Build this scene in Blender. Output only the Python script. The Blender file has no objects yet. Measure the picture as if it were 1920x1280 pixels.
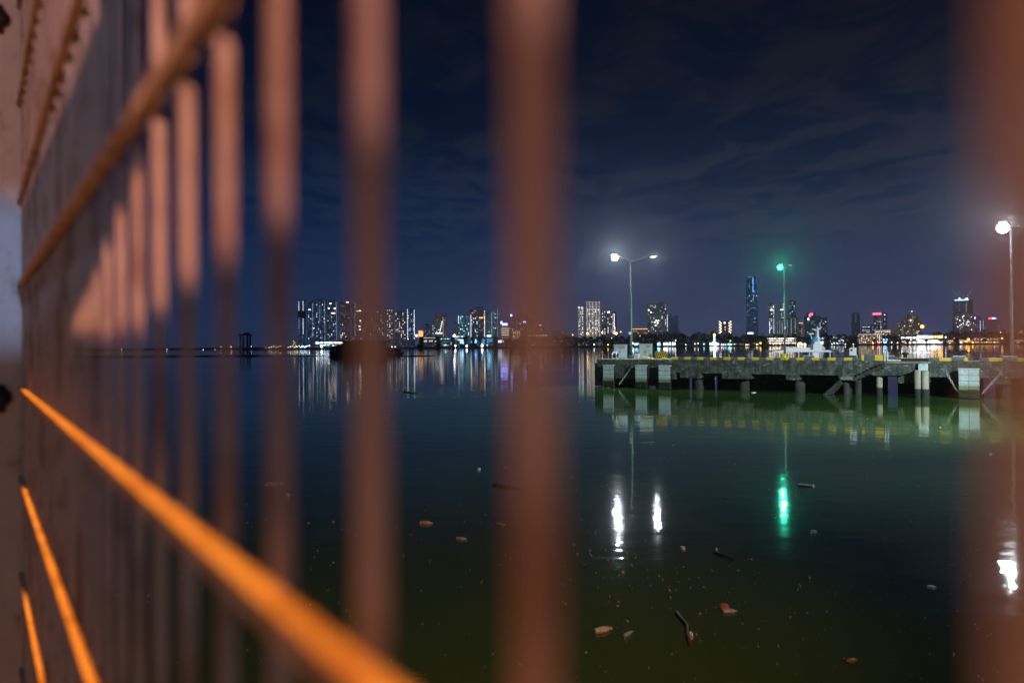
import bpy, math, random
from mathutils import Vector, Matrix
R = math.radians
rnd = random.Random(7)
scn = bpy.context.scene
COL = scn.collection

# ------------------------------------------------------------------ camera
F = 28.0 / 36.0 * 1920          # focal length in photo pixels
CAM = Vector((0, 0, 3.3))
PITCH, ROLL = R(0.307), R(0.42)
fwd = Vector((0, math.cos(PITCH), math.sin(PITCH)))
up0 = Vector((0, -math.sin(PITCH), math.cos(PITCH)))
rt0 = Vector((1, 0, 0))
right = rt0 * math.cos(ROLL) - up0 * math.sin(ROLL)
up = rt0 * math.sin(ROLL) + up0 * math.cos(ROLL)
cd = bpy.data.cameras.new("camera"); cam = bpy.data.objects.new("camera", cd); COL.objects.link(cam)
cam.matrix_world = Matrix(((right.x, up.x, -fwd.x, CAM.x), (right.y, up.y, -fwd.y, CAM.y), (right.z, up.z, -fwd.z, CAM.z), (0, 0, 0, 1)))
cd.lens = 28.0; cd.sensor_width = 36.0; cd.clip_start = 0.01; cd.clip_end = 40000
cd.dof.use_dof = True; cd.dof.focus_distance = 75.0; cd.dof.aperture_fstop = 1.55; cd.dof.aperture_blades = 0
scn.camera = cam
scn.view_settings.view_transform = 'Standard'; scn.view_settings.look = 'None'
scn.view_settings.exposure = 0; scn.view_settings.gamma = 1
cy = scn.cycles
cy.use_denoising = True
try: cy.denoiser = 'OPENIMAGEDENOISE'
except Exception: pass
cy.max_bounces = 5; cy.diffuse_bounces = 2; cy.glossy_bounces = 3; cy.transmission_bounces = 4; cy.volume_bounces = 0
cy.caustics_reflective = False; cy.caustics_refractive = False
cy.sample_clamp_indirect = 6.0
cy.use_adaptive_sampling = False

def ray(px, py):
    return fwd + right * ((px - 960) / F) - up * ((py - 640) / F)
def at(px, py, Y):
    d = ray(px, py); return CAM + d * (Y / d.y)
def onwater(px, py, z=0.0):
    d = ray(px, py); return CAM + d * ((z - CAM.z) / d.z)

# ------------------------------------------------------------------ node helpers
def newmat(name):
    m = bpy.data.materials.new(name); m.use_nodes = True
    nt = m.node_tree; nt.nodes.clear()
    out = nt.nodes.new('ShaderNodeOutputMaterial')
    return m, nt, out
def nd(nt, typ, **kw):
    n = nt.nodes.new(typ)
    for k, v in kw.items():
        if k.startswith('i_'):
            n.inputs[int(k[2:]) if k[2:].isdigit() else k[2:].replace('_', ' ')].default_value = v
        else: setattr(n, k, v)
    return n
def mth(nt, op, a, b=None, c=None):
    n = nt.nodes.new('ShaderNodeMath'); n.operation = op
    for i, v in enumerate((a, b, c)):
        if v is None: continue
        if isinstance(v, (int, float)): n.inputs[i].default_value = v
        else: nt.links.new(v, n.inputs[i])
    return n.outputs[0]
def mixc(nt, fac, a, b, blend='MIX'):
    n = nt.nodes.new('ShaderNodeMix'); n.data_type = 'RGBA'; n.blend_type = blend
    for idx, v in ((0, fac), (6, a), (7, b)):
        if isinstance(v, (int, float)): n.inputs[idx].default_value = v
        elif isinstance(v, (tuple, list)): n.inputs[idx].default_value = (*v[:3], 1)
        else: nt.links.new(v, n.inputs[idx])
    return n.outputs[2]
def ramp(nt, fac, stops):
    n = nt.nodes.new('ShaderNodeValToRGB'); e = n.color_ramp.elements
    while len(e) > 1: e.remove(e[-1])
    for i, (p, c) in enumerate(stops):
        el = e[0] if i == 0 else e.new(p)
        el.position = p
        el.color = (*c, 1) if isinstance(c, (tuple, list)) else (c, c, c, 1)
    nt.links.new(fac, n.inputs[0]); return n.outputs[0]
def noise(nt, vec, scale, detail=4, rough=0.55, dist=0.0):
    n = nd(nt, 'ShaderNodeTexNoise'); n.inputs['Scale'].default_value = scale
    n.inputs['Detail'].default_value = detail; n.inputs['Roughness'].default_value = rough
    n.inputs['Distortion'].default_value = dist
    if vec is not None: nt.links.new(vec, n.inputs['Vector'])
    return n.outputs[0]
def scaled(nt, vec, s, loc=(0, 0, 0)):
    n = nd(nt, 'ShaderNodeMapping'); n.inputs['Scale'].default_value = s; n.inputs['Location'].default_value = loc
    nt.links.new(vec, n.inputs['Vector']); return n.outputs[0]
def objco(nt): return nd(nt, 'ShaderNodeTexCoord').outputs['Object']
def geopos(nt): return nd(nt, 'ShaderNodeNewGeometry').outputs['Position']
def principled(nt, out, col, rough=0.6, metal=0.0, spec=0.5):
    b = nd(nt, 'ShaderNodeBsdfPrincipled')
    if isinstance(col, (tuple, list)): b.inputs['Base Color'].default_value = (*col, 1)
    else: nt.links.new(col, b.inputs['Base Color'])
    if isinstance(rough, (int, float)): b.inputs['Roughness'].default_value = rough
    else: nt.links.new(rough, b.inputs['Roughness'])
    b.inputs['Metallic'].default_value = metal
    b.inputs['Specular IOR Level'].default_value = spec
    nt.links.new(b.outputs[0], out.inputs[0]); return b
def bump(nt, b, h, dist=1.0, strength=1.0):
    n = nd(nt, 'ShaderNodeBump'); n.inputs['Distance'].default_value = dist; n.inputs['Strength'].default_value = strength
    nt.links.new(h, n.inputs['Height']); nt.links.new(n.outputs[0], b.inputs['Normal'])

# ------------------------------------------------------------------ night sky
w = bpy.data.worlds.new("World"); scn.world = w; w.use_nodes = True
nt = w.node_tree; nt.nodes.clear()
wo = nd(nt, 'ShaderNodeOutputWorld'); bg = nd(nt, 'ShaderNodeBackground'); nt.links.new(bg.outputs[0], wo.inputs[0])
tc = nd(nt, 'ShaderNodeTexCoord').outputs['Generated']
sx = nd(nt, 'ShaderNodeSeparateXYZ'); nt.links.new(tc, sx.inputs[0])
el = mth(nt, 'MAXIMUM', sx.outputs[2], 0.0)
az = mth(nt, 'DIVIDE', sx.outputs[0], mth(nt, 'MAXIMUM', sx.outputs[1], 0.2))
azf = nd(nt, 'ShaderNodeMapRange'); azf.interpolation_type = 'SMOOTHSTEP'
azf.inputs[1].default_value = -0.35; azf.inputs[2].default_value = 0.42; nt.links.new(az, azf.inputs[0])
left_sky = ramp(nt, el, [(0.0, (0.028, 0.060, 0.155)), (0.05, (0.018, 0.045, 0.122)), (0.14, (0.0078, 0.0215, 0.062)), (0.26, (0.0032, 0.0074, 0.0205)), (0.42, (0.0024, 0.0040, 0.0098)), (1.0, (0.0015, 0.003, 0.009))])
right_sky = ramp(nt, el, [(0.0, (0.082, 0.096, 0.215)), (0.05, (0.058, 0.072, 0.165)), (0.11, (0.033, 0.043, 0.098)), (0.19, (0.0140, 0.0190, 0.0420)), (0.30, (0.0062, 0.0080, 0.0170)), (0.42, (0.0040, 0.0048, 0.0095)), (1.0, (0.0018, 0.0026, 0.007))])
base = mixc(nt, azf.outputs[0], left_sky, right_sky)
ez = mth(nt, 'MAXIMUM', sx.outputs[2], 0.03)
cv = nd(nt, 'ShaderNodeCombineXYZ')
nt.links.new(mth(nt, 'DIVIDE', sx.outputs[0], ez), cv.inputs[0]); nt.links.new(mth(nt, 'DIVIDE', sx.outputs[1], ez), cv.inputs[1])
n1 = noise(nt, scaled(nt, cv.outputs[0], (1.0, 0.62, 1), (3.1, 0.4, 0)), 2.3, 7, 0.62, 0.5)
n2 = noise(nt, scaled(nt, cv.outputs[0], (0.9, 0.7, 1), (1.7, 5.2, 0)), 0.33, 3, 0.5)
cl = nd(nt, 'ShaderNodeMapRange'); cl.interpolation_type = 'SMOOTHSTEP'; cl.inputs[1].default_value = 0.46; cl.inputs[2].default_value = 0.60
nt.links.new(mth(nt, 'ADD', mth(nt, 'MULTIPLY', n1, 0.72), mth(nt, 'MULTIPLY', n2, 0.34)), cl.inputs[0])
gaps = mixc(nt, 1.0, base, (0.46, 0.80, 1.10), 'MULTIPLY')
clouds = mixc(nt, 1.0, base, (1.55, 1.38, 1.20), 'MULTIPLY')
skyc = mixc(nt, cl.outputs[0], gaps, clouds)
lo = nd(nt, 'ShaderNodeMapRange'); lo.interpolation_type = 'SMOOTHSTEP'; lo.inputs[1].default_value = 0.06; lo.inputs[2].default_value = 0.20; nt.links.new(el, lo.inputs[0])
skyc = mixc(nt, lo.outputs[0], base, skyc)
nt.links.new(skyc, bg.inputs[0]); bg.inputs[1].default_value = 1.0

# ------------------------------------------------------------------ lights
def aim(o, target):
    o.rotation_euler = (Vector(target) - o.location).to_track_quat('-Z', 'Y').to_euler()
def lamp(name, typ, loc, energy, color, radius=0.05, target=None, size=None, blend=0.3):
    l = bpy.data.lights.new(name, typ); l.energy = energy; l.color = color; l.shadow_soft_size = radius
    o = bpy.data.objects.new(name, l); COL.objects.link(o); o.location = loc
    if typ == 'SPOT':
        l.spot_size = size; l.spot_blend = blend; aim(o, target)
    return o
# the gate frame of reference: runs 34 degrees left of the view, water side = +n
GA = math.atan((960 + 46) / F)
GU = Vector((-math.sin(GA), math.cos(GA), 0)); GN = Vector((math.cos(GA), math.sin(GA), 0))
GD = 0.143
def gp(t, h, n=0.0):
    return CAM + GN * (GD + n) + GU * t + Vector((0, 0, h))
SODIUM = lamp('sodium_lamp_and_fill', 'SPOT', gp(4.3, 7.0, -0.28), 6600, (1.0, 0.285, 0.008), 0.10, gp(1.6, -1.0, 0.0), R(60), 0.6)
PINK = gp(-2.4, 0.95, -1.5)
WARM = lamp('quay_security_lamp', 'SPOT', PINK, 310, (1.0, 0.50, 0.43), 0.004, gp(1.5, 0.5), R(100), 0.4)
POSTL = lamp('post_patch_spot', 'SPOT', gp(-8.0, 0.6, -0.085), 2300, (0.36, 0.58, 1.0), 0.006, gp(3.55, 0.28, -0.055), R(3.6), 0.9)  # narrow cool spot added to lay a bluish patch on the post
FLOOD = lamp('quay_flood_and_fill', 'SPOT', (27, 20, 10), 50000, (0.80, 0.97, 1.0), 0.25, (15, 45, 0.5), R(106), 1.0)
NEARL = lamp('sodium_lamp_and_fill', 'SPOT', gp(-1.5, 2.5, -2.2), 215, (1.0, 0.33, 0.09), 0.05, gp(0.06, 0.0), R(11), 1.0)  # orange fill added for the nearest bars
MIDWATER_FILL = lamp('quay_flood_and_fill', 'SPOT', (30, 10, 9), 22000, (0.80, 0.97, 1.0), 0.25, (10, 26, 0), R(64), 1.0)  # second flood added as fill to lift the mid-water green
COOL = lamp('gate_fill_spot', 'SPOT', gp(-6.0, 2.0, -4.0), 170, (1.0, 0.95, 0.92), 0.3, gp(2.0, 0.0), R(70), 0.5)  # soft fill added to lift the dark gate faces
WATERL = lamp('sodium_lamp_and_fill', 'SPOT', (5.0, 1.0, 9.0), 3700, (1.0, 0.45, 0.22), 0.15, (-2.0, 12.5, 0), R(58), 1.0)  # orange fill added to warm the near water, kept off the gate
PATCHL = lamp('sodium_lamp_and_fill', 'SPOT', PINK, 330, (1.0, 0.34, 0.08), 0.002, gp(1.22, 0.10), R(15), 1.0)  # narrow orange spot added at the security lamp for the orange patch

# ------------------------------------------------------------------ mesh helpers
class MB:
    def __init__(s): s.v = []; s.f = []; s.mi = []; s.cur = 0
    def add(s, vs, fs):
        o = len(s.v); s.v += [tuple(x) for x in vs]
        for f in fs: s.f.append([i + o for i in f]); s.mi.append(s.cur)
    def box(s, x0, y0, z0, x1, y1, z1, M=None):
        vs = [Vector(p) for p in ((x0, y0, z0), (x1, y0, z0), (x1, y1, z0), (x0, y1, z0), (x0, y0, z1), (x1, y0, z1), (x1, y1, z1), (x0, y1, z1))]
        if M: vs = [M @ p for p in vs]
        s.add(vs, [(3, 2, 1, 0), (4, 5, 6, 7), (0, 1, 5, 4), (1, 2, 6, 5), (2, 3, 7, 6), (3, 0, 4, 7)])
    def cbox(s, x0, y0, z0, x1, y1, z1, c):
        # box with chamfered vertical and horizontal edges
        def ring(z, ins):
            a0, a1, b0, b1 = x0 + ins, x1 - ins, y0 + ins, y1 - ins
            return [(a0 + c, b0, z), (a1 - c, b0, z), (a1, b0 + c, z), (a1, b1 - c, z), (a1 - c, b1, z), (a0 + c, b1, z), (a0, b1 - c, z), (a0, b0 + c, z)]
        rs = [ring(z0, c * .7), ring(z0 + c, 0), ring(z1 - c, 0), ring(z1, c * .7)]
        vs = [p for r in rs for p in r]; fs = [tuple(reversed(range(8))), tuple(range(24, 32))]
        for k in range(3):
            for i in range(8): fs.append((k*8+i, k*8+(i+1) % 8, k*8+8+(i+1) % 8, k*8+8+i))
        s.add(vs, fs)
    def tube(s, pts, r, n=10, cap=True):
        pts = [Vector(p) for p in pts]; rs = r if isinstance(r, (list, tuple)) else [r] * len(pts)
        vs = []; fs = []
        for i, p in enumerate(pts):
            t = (pts[min(i+1, len(pts)-1)] - pts[max(i-1, 0)]).normalized()
            a = t.cross(Vector((0, 0, 1)))
            if a.length < 1e-3: a = Vector((1, 0, 0))
            a.normalize(); b = t.cross(a).normalized()
            for k in range(n):
                th = 2*math.pi*k/n; vs.append(p + (a*math.cos(th) + b*math.sin(th)) * rs[i])
        for i in range(len(pts)-1):
            for k in range(n): fs.append((i*n+k, i*n+(k+1) % n, (i+1)*n+(k+1) % n, (i+1)*n+k))
        if cap: fs.append(tuple(range(n))[::-1]); fs.append(tuple((len(pts)-1)*n+k for k in range(n)))
        s.add(vs, fs)
    def lathe(s, prof, n=16, M=None, sx=1.0, sy=1.0):
        vs = []; fs = []
        for r, z in prof:
            for k in range(n):
                th = 2*math.pi*k/n; p = Vector((r*math.cos(th)*sx, r*math.sin(th)*sy, z)); vs.append(M @ p if M else p)
        for i in range(len(prof)-1):
            for k in range(n): fs.append((i*n+k, i*n+(k+1) % n, (i+1)*n+(k+1) % n, (i+1)*n+k))
        fs.append(tuple(range(n))[::-1]); fs.append(tuple((len(prof)-1)*n+k for k in range(n)))
        s.add(vs, fs)
    def prism(s, poly, y0, y1, M=None):
        # poly in (x, z), counter clockwise seen from -y, extruded along y
        n = len(poly); vs = [Vector((x, y0, z)) for x, z in poly] + [Vector((x, y1, z)) for x, z in poly]
        if M: vs = [M @ p for p in vs]
        fs = [tuple(range(n)), tuple(range(2*n-1, n-1, -1))] + [((i+1) % n, i, n+i, n+(i+1) % n) for i in range(n)]
        s.add(vs, fs)
    def build(s, name, mat, parent=None, smooth=False, loc=None, rz=0.0):
        me = bpy.data.meshes.new(name); me.from_pydata(s.v, [], s.f)
        for m in (mat if isinstance(mat, (list, tuple)) else [mat]): me.materials.append(m)
        if isinstance(mat, (list, tuple)):
            for p, i in zip(me.polygons, s.mi): p.material_index = i
        if smooth:
            for p in me.polygons: p.use_smooth = True
        me.update()
        o = bpy.data.objects.new(name, me); COL.objects.link(o)
        if parent: o.parent = parent
        if loc is not None: o.location = loc
        if rz: o.rotation_euler[2] = rz
        return o
def empty(name, loc, label, cat, group=None, rz=0.0):
    o = bpy.data.objects.new(name, None); COL.objects.link(o); o.location = loc; o.rotation_euler[2] = rz
    o.empty_display_size = 0.2
    return tag(o, label, cat, group)
def tag(o, label, cat, group=None):
    o['label'] = label; o['category'] = cat
    if group: o['group'] = group
    return o
def kind(o, k): o['kind'] = k; return o
def inst(name, me, parent, loc, scale=(1, 1, 1), rot=(0, 0, 0)):
    o = bpy.data.objects.new(name, me); COL.objects.link(o); o.parent = parent
    o.location = loc; o.scale = scale; o.rotation_euler = rot; return o

# ------------------------------------------------------------------ materials
def emit_mat(name, col, strength):
    m, nt, out = newmat(name)
    e = nd(nt, 'ShaderNodeEmission'); e.inputs[0].default_value = (*col, 1); e.inputs[1].default_value = strength
    nt.links.new(e.outputs[0], out.inputs[0])
    try: m.cycles.emission_sampling = 'NONE'
    except Exception: pass
    return m
def plain(name, col, rough=0.6, metal=0.0, var=0.25, scale=6.0):
    m, nt, out = newmat(name)
    n = noise(nt, objco(nt), scale, 5, 0.6)
    c = ramp(nt, n, [(0.3, tuple(x*(1-var) for x in col)), (0.7, tuple(min(1, x*(1+var)) for x in col))])
    principled(nt, out, c, rough, metal); return m

def gate_paint():
    m, nt, out = newmat('gate_paint')
    co = geopos(nt)
    n = noise(nt, scaled(nt, co, (1, 1, 0.35)), 28, 6, 0.65)
    c = ramp(nt, n, [(0.30, (0.34, 0.22, 0.17)), (0.44, (0.50, 0.40, 0.36)), (0.75, (0.56, 0.46, 0.42))])
    rust = ramp(nt, noise(nt, scaled(nt, co, (1, 1, 0.6)), 9, 5, 0.6), [(0.50, 0.0), (0.62, 0.75)])
    c = mixc(nt, rust, c, (0.24, 0.12, 0.075))
    b = principled(nt, out, c, 0.62); bump(nt, b, n, 0.0008); return m
def post_paint():
    m, nt, out = newmat('post_paint')
    co = geopos(nt)
    n = noise(nt, scaled(nt, co, (1, 1, 0.5)), 14, 7, 0.7)
    c = ramp(nt, n, [(0.30, (0.30, 0.22, 0.20)), (0.42, (0.52, 0.47, 0.46)), (0.75, (0.60, 0.56, 0.56))])
    b = principled(nt, out, c, 0.7); bump(nt, b, n, 0.002); return m
def concrete_pier():
    m, nt, out = newmat('pier_concrete')
    co = objco(nt)
    n1 = noise(nt, scaled(nt, co, (1, 1, 0.9)), 2.1, 8, 0.68, 0.3)
    n2 = noise(nt, scaled(nt, co, (5.0, 5.0, 0.35)), 1.6, 6, 0.6)
    n3 = noise(nt, scaled(nt, co, (0.5, 1, 1.4)), 3.0, 9, 0.75, 0.8)
    c = ramp(nt, n1, [(0.34, (0.022, 0.027, 0.023)), (0.5, (0.075, 0.085, 0.072)), (0.70, (0.20, 0.205, 0.175))])
    c = mixc(nt, 1.0, c, ramp(nt, n2, [(0.34, 0.45), (0.6, 1.05)]), 'MULTIPLY')
    pale = ramp(nt, n3, [(0.585, 0.0), (0.62, 1.0)])
    c = mixc(nt, mth(nt, 'MULTIPLY', pale, 0.75), c, (0.50, 0.50, 0.42))
    sp = nd(nt, 'ShaderNodeSeparateXYZ'); nt.links.new(co, sp.inputs[0])
    wet = nd(nt, 'ShaderNodeMapRange'); wet.inputs[1].default_value = 0.75; wet.inputs[2].default_value = 0.45
    nt.links.new(mth(nt, 'ADD', sp.outputs[2], mth(nt, 'MULTIPLY', n1, 0.2)), wet.inputs[0])
    c = mixc(nt, wet.outputs[0], c, (0.018, 0.024, 0.014))
    b = principled(nt, out, c, 0.85); bump(nt, b, n1, 0.05); return m
def deck_mat():
    m, nt, out = newmat('deck_concrete'); co = objco(nt)
    n = noise(nt, co, 1.5, 7, 0.65)
    b = principled(nt, out, ramp(nt, n, [(0.3, (0.12, 0.12, 0.11)), (0.7, (0.30, 0.30, 0.27))]), 0.85); bump(nt, b, n, 0.02); return m
def pile_mat():
    m, nt, out = newmat('pile_concrete'); co = objco(nt)
    n = noise(nt, scaled(nt, co, (3, 3, 0.8)), 2.5, 7, 0.65)
    c = ramp(nt, n, [(0.3, (0.24, 0.22, 0.16)), (0.7, (0.46, 0.44, 0.36))])
    sp = nd(nt, 'ShaderNodeSeparateXYZ'); nt.links.new(co, sp.inputs[0])
    wet = nd(nt, 'ShaderNodeMapRange'); wet.inputs[1].default_value = 0.66; wet.inputs[2].default_value = 0.58
    nt.links.new(mth(nt, 'ADD', sp.outputs[2], mth(nt, 'MULTIPLY', n, 0.15)), wet.inputs[0])
    c = mixc(nt, wet.outputs[0], c, (0.022, 0.028, 0.018))
    principled(nt, out, c, 0.85); return m
def fender_mat():
    m, nt, out = newmat('fender_facing'); co = objco(nt)
    n = noise(nt, scaled(nt, co, (2, 2, 1)), 3.0, 7, 0.65)
    c = ramp(nt, n, [(0.28, (0.36, 0.45, 0.46)), (0.6, (0.58, 0.70, 0.72))])
    sp = nd(nt, 'ShaderNodeSeparateXYZ'); nt.links.new(co, sp.inputs[0])
    zz = mth(nt, 'ADD', sp.outputs[2], mth(nt, 'MULTIPLY', n, 0.22))
    g = nd(nt, 'ShaderNodeMapRange'); g.inputs[1].default_value = 1.05; g.inputs[2].default_value = 0.72; nt.links.new(zz, g.inputs[0])
    c = mixc(nt, g.outputs[0], c, (0.20, 0.27, 0.12))
    g2 = nd(nt, 'ShaderNodeMapRange'); g2.inputs[1].default_value = 0.68; g2.inputs[2].default_value = 0.60; nt.links.new(zz, g2.inputs[0])
    c = mixc(nt, g2.outputs[0], c, (0.022, 0.028, 0.014))
    principled(nt, out, c, 0.55); return m
def water_mat():
    m, nt, out = newmat('harbour_water'); pos = geopos(nt)
    big = noise(nt, scaled(nt, pos, (0.010, 0.05, 1)), 1.0, 3, 0.5)
    n1 = noise(nt, scaled(nt, pos, (0.9, 1.3, 1)), 1.0, 2, 0.5)
    n2 = noise(nt, scaled(nt, pos, (3.2, 5.0, 1)), 1.0, 3, 0.6)
    patch = noise(nt, scaled(nt, pos, (0.25, 0.30, 1), (7, 3, 0)), 1.0, 4, 0.6)
    pm = ramp(nt, patch, [(0.46, 0.0), (0.62, 1.0)])
    n0 = noise(nt, scaled(nt, pos, (0.22, 0.5, 1), (2, 9, 0)), 1.0, 2, 0.5)
    h = mth(nt, 'ADD', mth(nt, 'ADD', mth(nt, 'MULTIPLY', n1, 0.0045), mth(nt, 'MULTIPLY', n0, 0.009)), mth(nt, 'MULTIPLY', mth(nt, 'MULTIPLY', n2, pm), 0.0040))
    rough = nd(nt, 'ShaderNodeMapRange'); rough.inputs[1].default_value = 0.35; rough.inputs[2].default_value = 0.65
    rough.inputs[3].default_value = 0.012; rough.inputs[4].default_value = 0.06; nt.links.new(big, rough.inputs[0])
    murk = noise(nt, scaled(nt, pos, (0.06, 0.06, 1)), 1.0, 4, 0.5)
    c = ramp(nt, murk, [(0.3, (0.030, 0.066, 0.015)), (0.7, (0.040, 0.084, 0.020))])
    b = principled(nt, out, c, rough.outputs[0], 0.0, 0.5); b.inputs['IOR'].default_value = 1.33
    bump(nt, b, h, 1.0); return m
def wall_mat(name, base, glow, dens, strength, cw=3.2, fh=3.3, stripes=0.0):
    """far facade: dull wall with rows of windows, all given an added base glow"""
    m, nt, out = newmat(name); co = objco(nt)
    sp = nd(nt, 'ShaderNodeSeparateXYZ'); nt.links.new(co, sp.inputs[0])
    xy = mth(nt, 'ADD', sp.outputs[0], sp.outputs[1])
    gx = mth(nt, 'DIVIDE', xy, cw); gz = mth(nt, 'DIVIDE', sp.outputs[2], fh)
    cx, cz = mth(nt, 'FLOOR', gx), mth(nt, 'FLOOR', gz); fx, fz = mth(nt, 'FRACT', gx), mth(nt, 'FRACT', gz)
    cv = nd(nt, 'ShaderNodeCombineXYZ'); nt.links.new(cx, cv.inputs[0]); nt.links.new(cz, cv.inputs[1])
    oi = nd(nt, 'ShaderNodeObjectInfo'); nt.links.new(oi.outputs['Random'], cv.inputs[2])
    wn = nd(nt, 'ShaderNodeTexWhiteNoise'); nt.links.new(cv.outputs[0], wn.inputs['Vector'])
    cc = nd(nt, 'ShaderNodeCombineXYZ'); nt.links.new(cx, cc.inputs[0]); nt.links.new(oi.outputs['Random'], cc.inputs[2])
    wc = nd(nt, 'ShaderNodeTexWhiteNoise'); nt.links.new(cc.outputs[0], wc.inputs['Vector'])
    inwin = mth(nt, 'MULTIPLY', mth(nt, 'MULTIPLY', mth(nt, 'GREATER_THAN', fx, 0.2), mth(nt, 'LESS_THAN', fx, 0.85)), mth(nt, 'MULTIPLY', mth(nt, 'GREATER_THAN', fz, 0.25), mth(nt, 'LESS_THAN', fz, 0.85)))
    # some columns of windows (stair wells, corridors) are lit on every floor
    lit = mth(nt, 'MAXIMUM', mth(nt, 'GREATER_THAN', wn.outputs[0], 1 - dens), mth(nt, 'MULTIPLY', mth(nt, 'LESS_THAN', wc.outputs[0], stripes), 0.8))
    amt = mth(nt, 'MULTIPLY', inwin, mth(nt, 'ADD', 0.30, mth(nt, 'MULTIPLY', lit, mth(nt, 'MULTIPLY', 0.9, mth(nt, 'POWER', wn.outputs[0], 2.0)))))  # base glow in every window stands in for city light on the wall
    wallc = mixc(nt, inwin, base, tuple(x*0.35 for x in base))
    wallc = mixc(nt, ramp(nt, noise(nt, co, 0.05, 4), [(0.35, 0.0), (0.7, 0.35)]), wallc, tuple(x*0.55 for x in base))
    b = principled(nt, out, wallc, 0.7)
    b.inputs['Emission Color'].default_value = (*glow, 1)
    nt.links.new(mth(nt, 'MULTIPLY', amt, strength), b.inputs['Emission Strength'])
    try: m.cycles.emission_sampling = 'NONE'
    except Exception: pass
    return m

M_GATE, M_POST = gate_paint(), post_paint()
M_CONC, M_DECK, M_PILE, M_FEND, M_WATER = concrete_pier(), deck_mat(), pile_mat(), fender_mat(), water_mat()
M_DKC = plain('dark_concrete', (0.04, 0.042, 0.038), 0.9, 0, 0.6, 2.5)  # on the pier piles this dark tone stands in for under-deck shade
M_IRON = plain('black_iron', (0.025, 0.024, 0.026), 0.6, 0.3)
M_RUBBER = plain('black_rubber', (0.02, 0.02, 0.02), 0.8)
M_STEEL = plain('galvanised_steel', (0.20, 0.215, 0.22), 0.5, 0.3, 0.15)
M_CHAIN = plain('weathered_chain', (0.48, 0.46, 0.40), 0.6, 0.2, 0.3, 20)
M_YELLOW = plain('yellow_paint', (0.72, 0.50, 0.035), 0.6, 0, 0.18, 5)
M_GREYK = plain('grey_kerb_paint', (0.10, 0.115, 0.115), 0.8, 0, 0.35, 5)
M_WHITE = plain('white_paint', (0.72, 0.76, 0.76), 0.5, 0, 0.12, 5)
M_CAB = plain('cabinet_paint', (0.44, 0.50, 0.52), 0.5, 0, 0.1, 3)
M_DARK = plain('dark_hull', (0.012, 0.011, 0.012), 0.7)
M_ROCK = plain('dark_rock', (0.03, 0.03, 0.03), 0.9, 0, 0.5, 1)
M_BLUE = plain('blue_tarpaulin', (0.03, 0.30, 0.62), 0.6)
M_RED = plain('red_cloth', (0.55, 0.03, 0.03), 0.7)
M_LEAF = plain('night_foliage', (0.085, 0.105, 0.075), 0.8, 0, 0.5, 0.3)
M_LAND = plain('shore_ground', (0.05, 0.05, 0.05), 0.9, 0, 0.4, 0.02)
M_QUAY = plain('quay_concrete', (0.14, 0.14, 0.135), 0.9, 0, 0.25, 2)
M_ROOF = plain('dark_roof', (0.06, 0.06, 0.065), 0.8)
M_PALEWALL = plain('pale_render', (0.40, 0.39, 0.37), 0.8)
M_CRANE = plain('crane_steel', (0.05, 0.06, 0.07), 0.6, 0.3)
E = {
    'w': emit_mat('white_light', (0.92, 0.96, 1.0), 3.2), 'ww': emit_mat('warm_window_light', (1.0, 0.80, 0.58), 3.6),
    'b': emit_mat('blue_light', (0.10, 0.35, 1.0), 4.0), 'o': emit_mat('orange_light', (1.0, 0.42, 0.08), 9.0),
    'r': emit_mat('red_light', (1.0, 0.05, 0.08), 9.0), 'c': emit_mat('cyan_light', (0.30, 0.78, 1.0), 5.0),
    'v': emit_mat('violet_light', (0.20, 0.28, 1.0), 12.0), 'y': emit_mat('yellow_light', (1.0, 0.75, 0.10), 4.0),
    'cw': emit_mat('cool_window_light', (0.72, 0.86, 1.0), 2.4), 'dw': emit_mat('dim_window_light', (0.60, 0.74, 1.0), 0.8),
    'dm': emit_mat('dim_warm_window_light', (1.0, 0.86, 0.72), 0.9), 'W': emit_mat('bright_white_light', (0.90, 0.95, 1.0), 5.5), 'L': emit_mat('lamp_white_light', (0.90, 0.96, 1.0), 16.0),
    'db': emit_mat('dim_blue_light', (0.12, 0.38, 0.85), 0.8), 'g': emit_mat('green_light', (0.1, 1.0, 0.6), 8.0),
    'do': emit_mat('dim_orange_light', (1.0, 0.48, 0.17), 1.6), 'ow': emit_mat('orange_white_light', (1.0, 0.66, 0.42), 4.5),
}

# ------------------------------------------------------------------ water, quay, far shore
m = MB(); m.add([(-9000, -60, 0), (9000, -60, 0), (9000, 5600, 0), (-9000, 5600, 0)], [(0, 1, 2, 3)])
kind(m.build('water', M_WATER), 'structure')
m = MB()
a, b_ = gp(-14, 0, 0.10), gp(16, 0, 0.10); c_, d_ = gp(16, 0, -14), gp(-14, 0, -14)
q = [(p.x, p.y) for p in (a, b_, c_, d_)]
m.add([(x, y, 1.75) for x, y in q] + [(x, y, -1.0) for x, y in q], [(0, 1, 2, 3), (4, 5, 1, 0), (5, 6, 2, 1), (6, 7, 3, 2), (7, 4, 0, 3)])
kind(m.build('quay_deck', M_QUAY), 'structure')
m = MB()
xs = [-2600 + i*65 for i in range(94)]
top = []
for i, x in enumerate(xs):
    y0 = 1180 + 25*math.sin(i*0.7) + rnd.uniform(-8, 8) + (260 if x < -420 else 0)
    top.append((x, y0))
vs = []
for x, y in top: vs += [(x, y, -1), (x, y, 1.4), (x, y + 60, 2.6), (x*1.6, 5500, 6)]
fs = []
for i in range(len(top)-1):
    for k in range(3): fs.append((i*4+k, i*4+4+k, i*4+5+k, i*4+k+1))
m.add(vs, fs); kind(m.build('far_shore_terrain', M_LAND), 'structure')

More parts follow.
